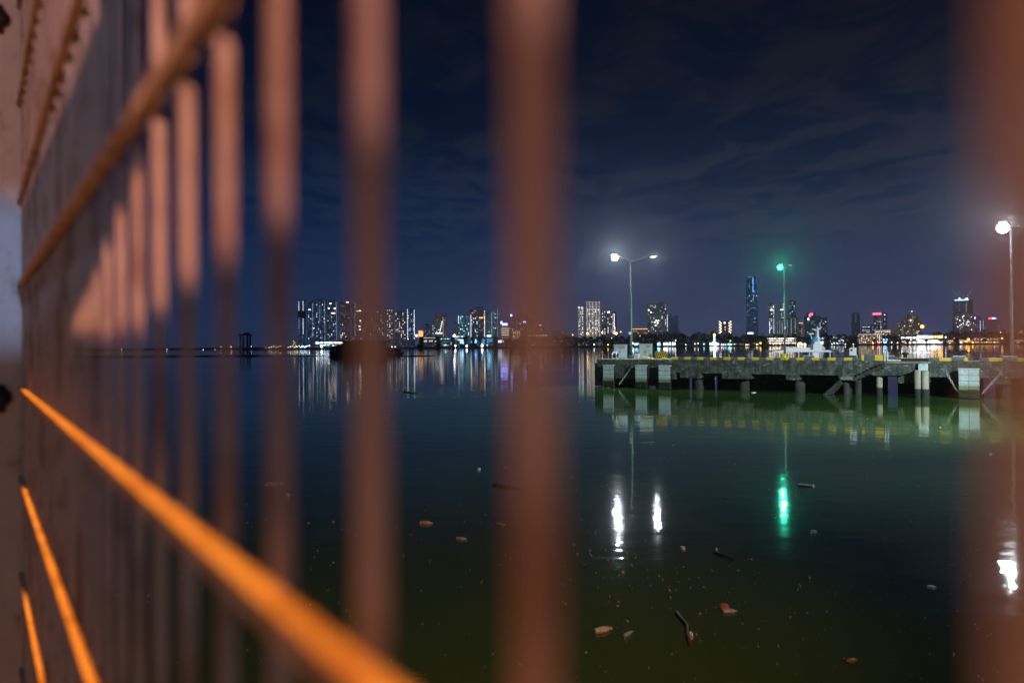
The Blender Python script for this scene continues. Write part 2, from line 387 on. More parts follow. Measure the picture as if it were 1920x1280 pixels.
# ------------------------------------------------------------------ gate in the foreground
gate = empty('security_gate', gp(0, 1.78 - CAM.z), 'rusty painted steel gate of square vertical pickets and rails, blurred close to the lens', 'gate')
gate.rotation_euler[2] = math.atan2(GU.y, GU.x)        # local x = GU, local y = -GN (towards the photographer)
G0 = 1.78 - CAM.z
def gh(h): return h - G0
PW = 0.0098
pk = MB(); pk.box(0, -PW, gh(-1.45), PW, 0, gh(1.62))
pick_me = None
ts = [-0.185 - 0.125*k for k in range(16, 0, -1)] + [-0.185, -0.07, 0.061, 0.207, 0.334, 0.464, 0.585, 0.708]
while ts[-1] < 3.36: ts.append(ts[-1] + 0.123)
for t in ts:
    if pick_me is None:
        o = pk.build('picket', M_GATE, gate); pick_me = o.data
    else: o = inst('picket', pick_me, gate, (0, 0, 0))
    o.location = (t - PW/2, 0, 0)
RW = 0.0145
rail_me = None
for h in (1.27, 0.905, 0.545, 0.236, -0.1445, -0.477, -0.83, -1.18):
    if rail_me is None:
        mb = MB(); mb.box(-2.24, 0.0005, -RW/2, 3.46, RW, RW/2); o = mb.build('rail', M_GATE, gate); rail_me = o.data
    else: o = inst('rail', rail_me, gate, (0, 0, 0))
    o.location = (0, 0, gh(h))
mb = MB(); mb.box(3.43, -0.03, gh(-1.5), 3.475, -0.001, gh(1.66)); mb.build('stile', M_GATE, gate)
mb = MB(); mb.box(-2.285, -0.03, gh(-1.5), -2.2402, -0.001, gh(1.66)); mb.build('stile', M_GATE, gate)
post = empty('gate_post', gp(3.62, 1.75 - CAM.z, 0.0), 'thick weathered steel gate post at the left edge with dark hinge pins', 'post', rz=gate.rotation_euler[2])
pm_ = MB(); pm_.cbox(-0.13, -0.10, 0.0, 0.20, 0.10, 3.5, 0.02); pm_.build('post_shaft', M_POST, post)
for hz in (1.22, -0.175):
    z = CAM.z + hz - 1.75
    hb = MB(); hb.tube([(-0.128, 0.065, z), (-0.150, 0.068, z), (-0.165, 0.068, z)], [0.034, 0.034, 0.024], 14)
    hb.tube([(-0.148, 0.066, z - 0.055), (-0.148, 0.066, z + 0.045)], 0.012, 10)
    hb.build('hinge', M_IRON, post, True)
# unseen plate added before the security lamp, cut to shape the gate's shadow
def fence_at(px, py):
    d = ray(px, py); k = GD / d.dot(GN); p = CAM + d*k; return p
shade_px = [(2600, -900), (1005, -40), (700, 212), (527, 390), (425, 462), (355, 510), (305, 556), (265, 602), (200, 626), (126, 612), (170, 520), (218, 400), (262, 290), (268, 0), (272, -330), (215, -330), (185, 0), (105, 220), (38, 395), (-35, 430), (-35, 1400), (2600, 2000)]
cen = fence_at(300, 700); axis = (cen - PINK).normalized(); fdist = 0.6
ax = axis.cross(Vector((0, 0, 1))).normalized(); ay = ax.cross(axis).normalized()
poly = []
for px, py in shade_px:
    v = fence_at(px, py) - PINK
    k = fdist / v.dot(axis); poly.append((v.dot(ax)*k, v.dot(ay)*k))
sec = empty('security_lamp', PINK - axis*0.05, 'small hooded security lamp on a bracket behind the photographer', 'lamp')
mb = MB()
n = len(poly)
def L2(p, dd): return axis*(fdist + 0.05 + dd) + ax*p[0] + ay*p[1]
import mathutils.geometry as mg
tris = mg.tessellate_polygon([[Vector((p[0], p[1], 0)) for p in poly]])
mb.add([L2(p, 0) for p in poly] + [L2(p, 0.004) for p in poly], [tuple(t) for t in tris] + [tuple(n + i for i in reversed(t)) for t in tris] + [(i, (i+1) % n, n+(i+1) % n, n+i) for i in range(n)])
mb.build('shadow_plate', M_IRON, sec)
mb = MB(); mb.box(-0.06, -0.06, -0.06, 0.06, 0.06, 0.06, Matrix.Translation(-axis*0.12)); mb.build('housing', M_IRON, sec)
mb = MB(); mb.tube([-axis*0.18, -axis*0.3, -axis*0.32 + Vector((0, 0, -3.3))], 0.03, 8); mb.build('bracket', M_IRON, sec)

# ------------------------------------------------------------------ pier
PA = Vector((6.7, 63.0, 0)); PE = Vector((0.79, -0.6131, 0)).normalized(); PRZ = math.atan2(PE.y, PE.x)
PMv = Vector((-PE.y, PE.x, 0))
DZ = 2.18
def ps(px, q=0.0):
    """station along the pier seen at photo column px, q metres in front of its face"""
    r = (px - 960) / F; ax_, ay_ = PA.x - PMv.x*q, PA.y - PMv.y*q
    return (r*ay_ - ax_) / (PE.x - r*PE.y)
def pw(s, b, z): return Vector((PA.x, PA.y, 0)) + PE*s + PMv*b + Vector((0, 0, z))
def on_pier(name, s, b, z, label, cat, group=None): return empty(name, pw(s, b, z), label, cat, group, PRZ)
pier = empty('pier', PA, 'long stained concrete pier on piles with a yellow and grey striped kerb', 'pier', rz=PRZ)
PL, PWID = 58.0, 7.0
m = MB(); m.box(0, 0.35, DZ - 0.45, PL, PWID, DZ); m.build('deck', M_DECK, pier)
# front beam with deeper haunches where it meets the cross beams
m = MB()
haunch = [(ps(1275), ps(1312)), (ps(1353), ps(1407)), (ps(1473), ps(1497)), (ps(1572), ps(1600)), (ps(1700), ps(1742)), (ps(1862), ps(1895)), (33, 34.6), (38, 39.5), (43, 44.5), (48, 49.5), (53, 54.5)]
m.box(-0.0, 0.0, 0.72, ps(1265), 0.34, DZ - 0.003)      # deep end block behind the fender row
s0 = ps(1265)
m.box(s0, 0.0, 1.22, PL, 0.33, DZ - 0.006)
for h0, h1 in haunch:
    c = 0.25
    m.prism([(h0 - c*0.0, 1.225), (h0, 0.86), (h1, 0.86), (h1 + c*0.0, 1.225)], 0.006, 0.32)
m.build('front_beam', M_CONC, pier)
for h0, h1 in [(0.3, 1.1), (3.6, 4.3)] + haunch:
    mb = MB(); mb.box(h0 + 0.02, 0.36, 0.9, h1 - 0.02, PWID - 0.02, DZ - 0.46); mb.build('cross_beam', M_CONC, pier)
m = MB(); m.box(0.0, PWID - 0.35, 1.25, PL, PWID + 0.02, DZ - 0.455); m.build('back_beam', M_CONC, pier)
gaps_px = [(1157, 1171), (1292, 1298), (1338, 1345.5), (1664, 1683), (1843, 1866), (1890, 1907)]
edges = [0.05] + [ps(p, -6.6) for g_ in gaps_px for p in g_] + [PL]
for k in range(0, len(edges), 2):
    mb = MB(); mb.box(edges[k], 6.5, -0.6, edges[k+1], 6.64, 1.245); mb.build('back_wall', M_CONC, pier)
# piles
def pile(parent, s, b, r, ztop, name='pile', mat=None):
    mb = MB(); mb.lathe([(r, -1.2), (r, 0.0), (r, 0.5), (r, ztop)], 14, Matrix.Translation((s, b, 0))); return mb.build(name, mat or M_PILE, parent, False)
for h0, h1 in [(0.25, 1.15), (3.6, 4.4)] + haunch:
    for b in (1.5, 3.5, 5.7): pile(pier, (h0 + h1)/2, b, 0.36, 0.92, 'pile', M_DKC)  # shade below the deck is put into the pile colour
# the kerb along the edge, painted in turns
kz0, kz1 = DZ + 0.003, DZ + 0.19
kme = {}
s = ps(1258); stop = ps(1600); i = 0
def kerb(s0, s1, mat, z1=kz1):
    mb = MB(); mb.cbox(0, 0.012, kz0, s1 - s0, 0.26, z1, 0.02); o = mb.build('kerb_block', mat, pier); o.location = (s0, 0, 0); return o
while s < stop:
    kerb(s, s + 0.50, M_YELLOW); kerb(s + 0.503, s + 1.017, M_GREYK, kz1 - 0.03); s += 1.02
kerb(ps(1620), ps(1638.5), M_GREYK, DZ + 0.38); kerb(ps(1639), ps(1657), M_YELLOW, DZ + 0.36); kerb(ps(1614), ps(1619.5), M_YELLOW, DZ + 0.36)
for p0, p1, mt in ((1739, 1759.5, M_GREYK), (1760, 1783, M_YELLOW), (1783.5, 1805.5, M_GREYK), (1806, 1813, M_YELLOW), (1836, 1852.5, M_GREYK), (1853, 1879, M_YELLOW), (1879.5, 1905, M_GREYK), (1905.5, 1935, M_YELLOW)):
    kerb(ps(p0), ps(p1), mt)
for k in range(18): kerb(30.6 + k*1.02, 31.1 + k*1.02, M_YELLOW)
kerb(ps(1466.5), ps(1472), M_YELLOW, DZ + 0.42)

# fenders
def fender(s, width, ztop, label, q=0.62, end=False, chains=()):
    if end: f = empty('fender_panel', pw(-q, s, 0), label, 'fender', 'fender panels on the pier', PRZ - math.pi/2)
    else: f = empty('fender_panel', pw(s, -q, 0), label, 'fender', 'fender panels on the pier', PRZ)
    hw = width/2
    mb = MB(); mb.box(-hw, 0.0, 0.02, hw, 0.14, ztop); mb.build('backing_frame', M_IRON, f)
    mb = MB(); rows = 5; rh = (ztop - 0.05)/rows; cw = width/2
    for c in range(2):
        for r in range(rows):
            mb.cbox(-hw + c*cw + 0.012, -0.055, 0.04 + r*rh + 0.01, -hw + (c+1)*cw - 0.012, -0.003, 0.04 + (r+1)*rh - 0.012, 0.008)
    mb.build('facing', M_FEND, f)
    mb = MB(); mb.box(-hw - 0.01, -0.06, ztop + 0.003, hw + 0.01, 0.15, ztop + 0.05); mb.build('top_plate', M_WHITE, f)
    mb = MB(); mb.lathe([(0.32, 0.15), (0.26, 0.25), (0.26, q - 0.06), (0.34, q - 0.008)], 16, Matrix.Translation((0, 0, ztop - 0.75)) @ Matrix.Rotation(-math.pi/2, 4, 'X')); mb.build('rubber_cone', M_RUBBER, f, True)
    for (x0, y0, z0, x1, y1, z1) in chains: chain(f, (x0, y0, z0), (x1, y1, z1))
    return f
def chain(parent, p0, p1, r=0.055, wire=0.016):
    p0, p1 = Vector(p0), Vector(p1); L = (p1 - p0).length; n = max(3, int(L/0.15)); t = (p1 - p0).normalized()
    a = t.cross(Vector((0, 1, 0.2))).normalized(); b = t.cross(a); mb = MB()
    for k in range(n):
        c = p0 + (p1 - p0)*((k + .5)/n); side = a if k % 2 else b
        pts = [c + t*(0.10*math.cos(th)) + side*(r*math.sin(th)) for th in [2*math.pi*j/10 for j in range(11)]]
        mb.tube(pts, wire, 5, False)
    return mb.build('chain', M_CHAIN, parent, True)
q = 0.62
fender(1.1, 0.95, 1.86, 'pale fender panel on the far end corner of the pier, half hidden behind another', 0.55, True)
fender(ps(1140.5, q), 0.95, 1.72, 'pale blue fender panel at the end of the pier beside a slanting chain', q, False, [(1.75, 0.58, 1.62, 0.75, 0.3, 0.25)])
fender(ps(1201.5, q), 0.95, 1.72, 'pale fender panel below the cabinet and white box, left of a close pair', q)
fender(ps(1245.5, q), 0.95, 1.72, 'pale fender panel below the striped barrier, right of a close pair', q)
fender(ps(1816, q), 1.08, 1.72, 'large pale blue fender panel hung between two slanting chains near the right', q, False, [(-1.25, 0.58, 1.45, -0.62, 0.2, 0.35), (1.45, 0.58, 1.40, 0.62, 0.2, 0.28)])

# boat stairs in front of the pier
sa, sb = ps(1655, 0.6), ps(1578, 1.2)
stair = on_pier('boat_stairs', 0, 0, 0, 'dark concrete boat stairs descending along the pier face to a landing at the water', 'stairs')
mb = MB()
s_top, s_bot = ps(1660, 0.8), ps(1600, 0.8); nst = 8
for k in range(nst):
    sx0 = s_top - (s_top - s_bot)*(k+1)/nst; sx1 = s_top - (s_top - s_bot)*k/nst
    z = 2.12 - (2.12 - 1.18)*(k+1)/nst
    mb.box(sx0, -1.05, z - 0.24, sx1 - 0.002, -0.02, z)
mb.build('upper_flight', M_DKC, stair)
mb = MB(); mb.box(ps(1578, 0.8), -1.08, 0.98, s_bot - 0.003, -0.015, 1.17); mb.build('landing', M_DECK, stair)
mb = MB(); s_l0, s_l1 = ps(1541, 0.8), ps(1578, 0.8); nst = 9
for k in range(nst):
    sx1 = s_l1 - (s_l1 - s_l0)*k/nst; sx0 = s_l1 - (s_l1 - s_l0)*(k+1)/nst; z = 1.1 - 1.15*(k+1)/nst
    mb.box(sx0 + 0.002, -1.06, z - 0.3, sx1, -0.02, z)
mb.build('lower_flight', M_DKC, stair)
for px in (1586, 1608): mb = MB(); pile(stair, ps(px, 0.5), -0.5, 0.2, 0.97, 'pile', M_DKC)
mb = MB(); s0, s1 = ps(1660, 0.8), ps(1741, 0.8)
mb.prism([(s0, 1.75), (s0 - 0.9, 1.42), (s0 - 0.6, 1.28), (s0 + 0.9, 1.32), (s1 - 0.5, 1.66), (s1, 1.70), (s1, 2.02), (s0, 2.05)], -1.05, -0.02); mb.build('platform_beam', M_CONC, stair)
mb = MB(); mb.box(s0, -1.10, 2.055, s1, -0.012, 2.14); mb.build('platform_slab', M_DECK, stair)
mb = MB(); mb.box(ps(1679), -0.008, 2.185, ps(1738), 0.22, 2.34); mb.build('edge_plank', M_IRON, stair)
mb = MB(); mb.box(ps(1679), -0.012, 2.343, ps(1740), 0.21, 2.362); mb.build('edge_strip', M_YELLOW, stair)
mb = MB(); mb.cbox(ps(1722, 1.1), -1.30, 1.62, ps(1739.5, 1.1), -1.06, 2.04, 0.03); mb.build('pile_cap', M_FEND, stair)
pile(stair, ps(1720.5, 1.15), -1.15, 0.21, 1.66); pile(stair, ps(1733.5, 1.25), -1.2, 0.21, 1.60); pile(stair, ps(1648, 0.6), -0.6, 0.19, 1.30)
mb = MB(); mb.cbox(ps(1682, 0.3), -0.5, 0.82, ps(1712, 0.3), 0.0, 1.45, 0.06); mb.build('pile_cap', M_CONC, stair)
rail = on_pier('handrail', ps(1657.5, 0.1), -0.02, DZ, 'slim white metal handrail post at the head of the boat stairs', 'handrail')
mb = MB(); mb.box(0, -0.06, 0.0, 0.07, 0, 0.62); mb.box(0.16, -0.06, 0.0, 0.22, 0, 0.58); mb.box(0.07, -0.055, 0.55, 0.16, -0.005, 0.61); mb.build('upright', M_WHITE, rail)
mb = MB(); mb.box(0.222, -0.07, 0.0, 0.95, -0.01, 0.07); mb.build('foot_rail', M_WHITE, rail)

# loose chain across the gap near the pier end, light post things
# cabinets etc. on deck
def cabinet(px, wid, hgt, b, label, skew, red):
    t = on_pier('electrical_cabinet', ps(px, -b), b, DZ, label, 'cabinet', 'electrical cabinets on the pier end')
    t.rotation_euler[2] = PRZ + skew
    mb = MB(); mb.cbox(-wid/2, 0, 0.06, wid/2, 0.55, hgt, 0.015); mb.box(-wid/2 + .03, 0.03, 0, wid/2 - .03, 0.5, 0.06); mb.build('body', M_CAB, t)
    for sgn in (-1, 1):
        x0, x1 = (-wid/2 + 0.03, -0.008) if sgn < 0 else (0.008, wid/2 - 0.03)
        mb = MB(); mb.cbox(x0, -0.022, 0.12, x1, -0.003, hgt - 0.08, 0.006); d = mb.build('door', M_CAB, t)
        mb = MB(); mb.box(x1 - 0.07 if sgn < 0 else x0 + 0.04, -0.045, hgt*0.45, x1 - 0.04 if sgn < 0 else x0 + 0.07, -0.024, hgt*0.57); mb.build('handle', M_IRON, d)
    mb = MB(); mb.box(0.06, -0.032, hgt - 0.26, wid/2 - 0.06, -0.024, hgt - 0.12); mb.build('warning_plate', red, t)
    mb = MB(); mb.box(-wid/2 - 0.03, -0.05, hgt + 0.002, wid/2 + 0.03, 0.6, hgt + 0.04); mb.build('roof', M_CAB, t)
M_FADE = plain('faded_red_sign', (0.42, 0.26, 0.24), 0.7)
cabinet(1161.5, 0.98, 1.12, 1.6, 'grey twin-door electrical cabinet beside the hose reel', 0.25, M_FADE)
cabinet(1209.5, 0.95, 1.16, 1.3, 'grey twin-door electrical cabinet between lamp post and striped barrier', 0.32, M_FADE)
t = on_pier('hose_reel', ps(1151, -1.0), 1.0, DZ, 'wheel-shaped hose reel standing on the pier end before a cabinet', 'hose reel')
mb = MB()
for x in (0.0, 0.34): mb.tube([(x, 0.26*math.cos(th), 0.3 + 0.26*math.sin(th)) for th in [2*math.pi*k/18 for k in range(19)]], 0.025, 6, False)
mb.build('rim', M_WHITE, t, True)
mb = MB(); mb.tube([(0.03, 0, 0.3), (0.31, 0, 0.3)], [0.19, 0.19], 14); mb.build('hose_coil', M_RUBBER, t)
mb = MB(); mb.tube([(-0.04, -0.2, 0.0), (-0.04, 0, 0.3), (-0.04, 0.2, 0.0)], 0.02, 6); mb.tube([(0.38, -0.2, 0.0), (0.38, 0, 0.3), (0.38, 0.2, 0.0)], 0.02, 6); mb.build('stand', M_STEEL, t)
t = on_pier('junction_box', ps(1192, -0.5), 0.5, DZ, 'small white box on the deck at the foot of the twin lamp post', 'box')
mb = MB(); mb.cbox(-0.16, 0, 0.05, 0.18, 0.3, 0.36, 0.02); mb.box(-.12, .04, 0, .14, .26, .05); mb.build('body', M_WHITE, t)
mb = MB(); mb.cbox(-0.18, -0.02, 0.363, 0.20, 0.32, 0.40, 0.012); mb.build('lid', M_WHITE, t)
# low yellow mooring plinth beside the white box
t = on_pier('mooring_plinth', ps(1208, -0.3), 0.3, DZ, 'low pale yellow concrete plinth in front of the right cabinet', 'plinth')
mb = MB(); mb.cbox(-0.28, 0, 0, 0.62, 0.4, 0.14, 0.03); mb.cbox(-0.28, 0.05, 0.143, 0.2, 0.36, 0.22, 0.02); mb.build('block', plain('pale_yellow', (0.6, 0.55, 0.22), 0.7), t)
def stripes():
    m, nt, out = newmat('hazard_stripes'); co = objco(nt); sp = nd(nt, 'ShaderNodeSeparateXYZ'); nt.links.new(co, sp.inputs[0])
    f = mth(nt, 'FRACT', mth(nt, 'DIVIDE', mth(nt, 'SUBTRACT', sp.outputs[0], mth(nt, 'MULTIPLY', sp.outputs[2], 0.45)), 0.17))
    principled(nt, out, mixc(nt, mth(nt, 'GREATER_THAN', f, 0.5), (0.75, 0.52, 0.03), (0.015, 0.015, 0.015)), 0.6); return m
t = on_pier('hazard_barrier', ps(1239, -0.9), 0.9, DZ, 'yellow and black hazard-striped barrier board near the pier edge', 'barrier')
mb = MB(); mb.cbox(-0.47, 0, 0.14, 0.47, 0.05, 0.58, 0.01); mb.build('board', stripes(), t)
for x in (-0.36, 0.3):
    mb = MB(); mb.box(x, 0.052, 0.05, x + 0.06, 0.10, 0.54); mb.box(x - 0.02, -0.15, 0, x + 0.08, 0.3, 0.05); mb.build('leg', M_YELLOW, t)
mb = MB(); mb.cbox(0.15, -0.22, 0, 0.5, -0.03, 0.14, 0.02); mb.build('ballast_block', M_YELLOW, t)
def bollard(px, b, sc, label):
    t = on_pier('mooring_bollard', ps(px, -b), b, DZ, label, 'bollard', 'iron mooring bollards on the pier')
    mb = MB(); mb.lathe([(.2*sc, 0), (.2*sc, .04*sc), (.12*sc, .08*sc), (.11*sc, .30*sc), (.2*sc, .36*sc), (.22*sc, .42*sc), (.17*sc, .48*sc), (0.02, .5*sc)], 14); mb.build('post', M_IRON, t, True)
    mb = MB(); mb.cbox(-.3*sc, -.24*sc, -.0, .3*sc, .24*sc, .04, .01); mb.build('base_plate', M_IRON, t); t.location.z += 0.0
bollard(1305.5, 4.6, 1.0, 'black iron bollard on the pier deck right of the striped barrier')
bollard(1371, 4.6, 1.0, 'black iron bollard on the pier deck midway to the green lamp')
bollard(1697, 2.2, 1.05, 'black iron bollard behind the edge plank above the boat stairs')
bollard(1801, 3.0, 1.1, 'black iron bollard on the deck just left of the lone bright lamp post')
bollard(1829, 2.4, 1.0, 'black iron bollard on the deck above the large fender panel')
t = on_pier('life_ring_box', ps(1598, -2.0), 2.0, DZ, 'white equipment box raised on a thin leg near the boat stairs', 'box')
mb = MB(); mb.cbox(-0.2, 0, 0.3, 0.2, 0.26, 0.82, 0.02); mb.build('cabinet', M_WHITE, t)
mb = MB(); mb.box(-0.11, -0.012, 0.6, 0.02, -0.002, 0.72); mb.build('label_plate', M_IRON, t)
mb = MB(); mb.box(-0.12, 0.08, 0, -0.05, 0.16, 0.3); mb.box(0.05, 0.08, 0, 0.12, 0.16, 0.3); mb.build('leg', M_STEEL, t)
mb = MB(); mb.tube([(0.24, 0.05, 0.4), (0.28, 0.05, 0.2), (0.24, 0.05, 0.08)], 0.03, 6); mb.build('cable', M_WHITE, t, True)
for px, b, wd, lb in ((1797, 1.0, 0.75, 'low grey concrete cable cover by the yellow kerb near the right'), (1892, 1.2, 0.8, 'low grey concrete footing at the base of the lone lamp post'), (1668, 1.6, 0.55, 'low grey hatch cover behind the white handrail'), (1513, 1.5, 0.7, 'low grey hatch cover in front of the white launch')):
    t = on_pier('hatch_cover', ps(px, -b), b, DZ, lb, 'cover')
    mb = MB(); mb.cbox(-wd/2, 0, 0, wd/2, 0.5, 0.26, 0.03); mb.build('block', M_GREYK, t)
    mb = MB(); mb.cbox(-wd/2 + .05, 0.05, 0.263, wd/2 - .05, 0.45, 0.30, 0.01); mb.build('lid', M_CAB, t)

# lamp posts on the pier
LW, LC = (0.82, 0.93, 1.0), (0.05, 1.0, 0.55)
M_LENS = emit_mat('floodlight_lens', (0.86, 0.95, 1.0), 70.0); M_LENSD = emit_mat('dim_floodlight_lens', (0.82, 0.95, 1.0), 14.0)
M_LENSG = emit_mat('green_lamp_lens', (0.03, 1.0, 0.52), 14.0)
def lamp_head(parent, p, direction, r, mat, sc=1.0, drop=0.5):
    d = Vector(direction).normalized(); rz = math.atan2(d.y, d.x)
    h = MB(); M4 = Matrix.Translation(p) @ Matrix.Rotation(rz, 4, 'Z')
    h.lathe([(0.05, -0.28*sc), (0.12*sc, -0.2*sc), (0.19*sc, 0.0), (0.19*sc, 0.25*sc), (0.10*sc, 0.42*sc), (0.02, 0.46*sc)], 12, M4 @ Matrix.Scale(0.55, 4, (0, 0, 1)) @ Matrix.Rotation(math.pi/2, 4, 'Y'))
    ho = h.build('lamp_head', M_STEEL, parent, True)
    l = MB(); hh = r*drop/1.9; l.lathe([(max(.004, r*math.cos(a_)), hh*math.sin(a_)) for a_ in [math.pi/2 - math.pi*k/12 for k in range(13)]], 18, Matrix.Translation(Vector(p) + d*0.1*sc + Vector((0, 0, -0.075*sc - hh))))
    l.build('lamp_lens', mat, ho, True); return ho
def post_base(t):
    mb = MB(); mb.cbox(-0.22, -0.22, 0, 0.22, 0.22, 0.25, 0.03); mb.build('footing', M_DECK, t)
# twin-arm post at the pier end
sL = ps(1183.5, -2.6); LB = pw(sL, 2.6, DZ); zt = at(1182, 489, LB.y).z - DZ
t = empty('lamp_post', LB, 'tall galvanised lamp post with two raised arms at the pier end', 'lamp post', 'lamp posts on the pier')
post_base(t)
mb = MB(); mb.tube([(0, 0, 0.25), (0, 0, 2.4), (0, 0, zt)], [0.13, 0.105, 0.065], 12); mb.build('pole', M_STEEL, t, True)
mb = MB(); mb.cbox(-0.24, -0.26, 1.95, -0.04, -0.1, 2.15, 0.02); mb.build('control_box', M_WHITE, t)
pxm = LB.y / F
hl = Vector((-31*pxm*0.86, -0.55, 0.30)); hr = Vector((38*pxm*0.92, -0.35, 0.36))
for v in (hl, hr):
    mb = MB(); mb.tube([(0, 0, zt - 0.05), v*0.5 + Vector((0, 0, zt - 0.02)), v + Vector((0, 0, zt))], [0.045, 0.04, 0.032], 8); mb.build('arm', M_STEEL, t, True)
lamp_head(t, hl + Vector((-0.12, 0, zt + 0.22)), (-1, -0.6, 0), 0.25, M_LENS, 1.0, 1.8)
lamp_head(t, hr + Vector((0.15, 0, zt)), (1, -0.5, 0), 0.15, M_LENSD, 0.9, 0.6)
lamp('pier_lamp_light', 'SPOT', LB + hl + Vector((-0.15, -0.50, zt + 0.1)), 5200, LW, 0.1, LB + hl + Vector((-0.9, -3.5, zt - 1.3)), R(158), 0.25)
lamp('pier_lamp_light', 'SPOT', LB + hr + Vector((0.35, -0.40, zt - 0.05)), 1200, LW, 0.1, LB + hr + Vector((1.0, -3.4, zt - 1.6)), R(158), 0.25)
# green light post
gy = 64.5
GB = at(1471.5, 667, gy); GB.z = DZ
t = empty('lamp_post', GB, 'slim dark lamp post with a green signal light on top', 'lamp post', 'lamp posts on the pier')
post_base(t); zt = at(1470, 499, gy).z - DZ
mb = MB(); mb.tube([(0, 0, 0.25), (0, 0, 2.5), (0, 0, zt)], [0.09, 0.08, 0.05], 10); mb.build('pole', M_STEEL, t, True)
mb = MB(); mb.tube([(-0.30, 0, zt), (0.36, 0, zt + 0.02)], 0.03, 8); mb.build('arm', M_STEEL, t)
lamp_head(t, (-0.28, -0.05, zt + 0.16), (-1, -0.4, 0), 0.21, M_LENSG, 0.8, 1.8)
mb = MB(); mb.cbox(0.30, -0.1, zt + 0.0, 0.62, 0.1, zt + 0.13, 0.02); mb.build('bracket_lamp', M_STEEL, t)
mb = MB(); mb.cbox(-0.08, -0.16, 2.3, 0.06, -0.08, 2.5, 0.01); mb.build('control_box', M_WHITE, t)
lamp('green_lamp_light', 'SPOT', GB + Vector((-0.36, -0.42, zt + 0.1)), 3200, LC, 0.1, GB + Vector((-1.2, -3.5, zt - 1.3)), R(158), 0.25)
# lone bright lamp post at the right
RB = pw(ps(1897.5, -2.2), 2.2, DZ); zt = at(1893, 428, RB.y).z - DZ
t = empty('lamp_post', RB, 'tall lamp post with twin blazing white floodlights near the right edge', 'lamp post', 'lamp posts on the pier')
post_base(t)
mb = MB(); mb.tube([(0, 0, 0.25), (0, 0, 2.6), (0, 0, zt)], [0.13, 0.11, 0.07], 12); mb.build('pole', M_STEEL, t, True)
mb = MB(); mb.tube([(-0.75, -0.3, zt + 0.12), (0, 0, zt), (0.6, 0.2, zt + 0.12)], 0.04, 8); mb.build('arm', M_STEEL, t, True)
lamp_head(t, (-0.62, -0.30, zt + 0.34), (-1, -0.7, 0), 0.33, M_LENS, 1.1, 1.7)
lamp_head(t, (-1.02, -0.95, zt + 0.12), (-1, -0.7, 0), 0.2, M_LENS, 0.8, 1.5)
lamp('pier_lamp_light', 'SPOT', RB + Vector((-0.75, -0.95, zt + 0.3)), 7500, LW, 0.1, RB + Vector((-2.6, -3.5, zt - 1.1)), R(158), 0.25)

lamp('launch_fill_spot', 'SPOT', RB + Vector((0.3, 0.9, zt + 0.3)), 90000, LW, 0.2, (38, 105, 3), R(26), 0.6)  # narrow spot added to brighten the white launch
# ------------------------------------------------------------------ white launch moored behind the pier
BY = 105.0; bpx = BY / F
bc = at(1495, 660, BY)
boat = empty('launch', (bc.x, BY, 0), 'white launch with canopy, mast and blue tarpaulin moored behind the pier', 'boat')
def bx(px): return (px - 1495)*bpx
def bz(py): return at(1495, py, BY).z
mb = MB(); L0, L1 = bx(1438), bx(1556)
mb.prism([(L0 + 0.6, 0.25), (L1 - 1.2, 0.25), (L1, 1.25), (L0, 1.15)], -1.4, 1.4); mb.build('hull', M_WHITE, boat)
mb = MB(); mb.prism([(bx(1440), bz(659.5)), (bx(1554), bz(660)), (bx(1546), bz(656.5)), (bx(1470), bz(655)), (bx(1443), bz(657.5))], -1.5, 1.5); mb.build('canopy', M_WHITE, boat)
mb = MB(); mb.box(bx(1468), -1.1, bz(656), bx(1514), 1.1, bz(651.5)); mb.build('coach_roof', M_WHITE, boat)
for px in (1442, 1466, 1490, 1510, 1531, 1548):
    mb = MB(); mb.box(bx(px), -1.35, 1.15, bx(px) + 0.1, -1.25, bz(659.5)); mb.build('pillar', M_WHITE, boat)
mb = MB(); mb.prism([(bx(1518), 1.2), (bx(1529), 1.2), (bx(1530), bz(659.6)), (bx(1517), bz(659.6))], -1.2, 0.8); mb.build('cabin', M_WHITE, boat)
mb = MB(); mb.box(bx(1520), -0.9, bz(656), bx(1537), 0.9, bz(646)); mb.prism([(bx(1523), bz(646)), (bx(1535), bz(646)), (bx(1534), bz(632)), (bx(1528), bz(632))], -0.6, 0.6); mb.build('wheelhouse', M_WHITE, boat)
mb = MB(); mb.prism([(bx(1530), bz(632)), (bx(1534.5), bz(632)), (bx(1534), bz(616)), (bx(1531.5), bz(612))], -0.3, 0.3)
mb.tube([(bx(1523), 0, bz(617)), (bx(1532), 0, bz(619)), (bx(1539), 0, bz(615))], 0.09, 6); mb.tube([(bx(1538), 0, bz(619)), (bx(1538), 0, bz(604))], 0.05, 6); mb.build('mast', M_WHITE, boat)
mb = MB(); mb.cbox(bx(1515), -0.4, bz(627.5), bx(1525), 0.4, bz(624.5), 0.08); mb.tube([(bx(1520), 0, bz(627.5)), (bx(1524), 0, bz(640))], 0.06, 6); mb.build('radar', M_WHITE, boat)
mb = MB(); mb.prism([(bx(1519), bz(641)), (bx(1530), bz(640)), (bx(1530), bz(633)), (bx(1524), bz(634))], -0.64, 0.5); mb.build('tarpaulin', M_BLUE, boat)
mb = MB(); mb.prism([(bx(1512), bz(652)), (bx(1514), bz(655)), (bx(1517), bz(651)), (bx(1514.5), bz(653))], -1.2, -1.16); mb.build('flag', M_RED, boat)
for px, y1 in ((1456, 630), (1465, 640), (1493, 636)):
    mb = MB(); mb.tube([(bx(px), 0.2, bz(657)), (bx(px), 0.2, bz(y1))], 0.03, 6); mb.build('antenna', M_WHITE, boat)
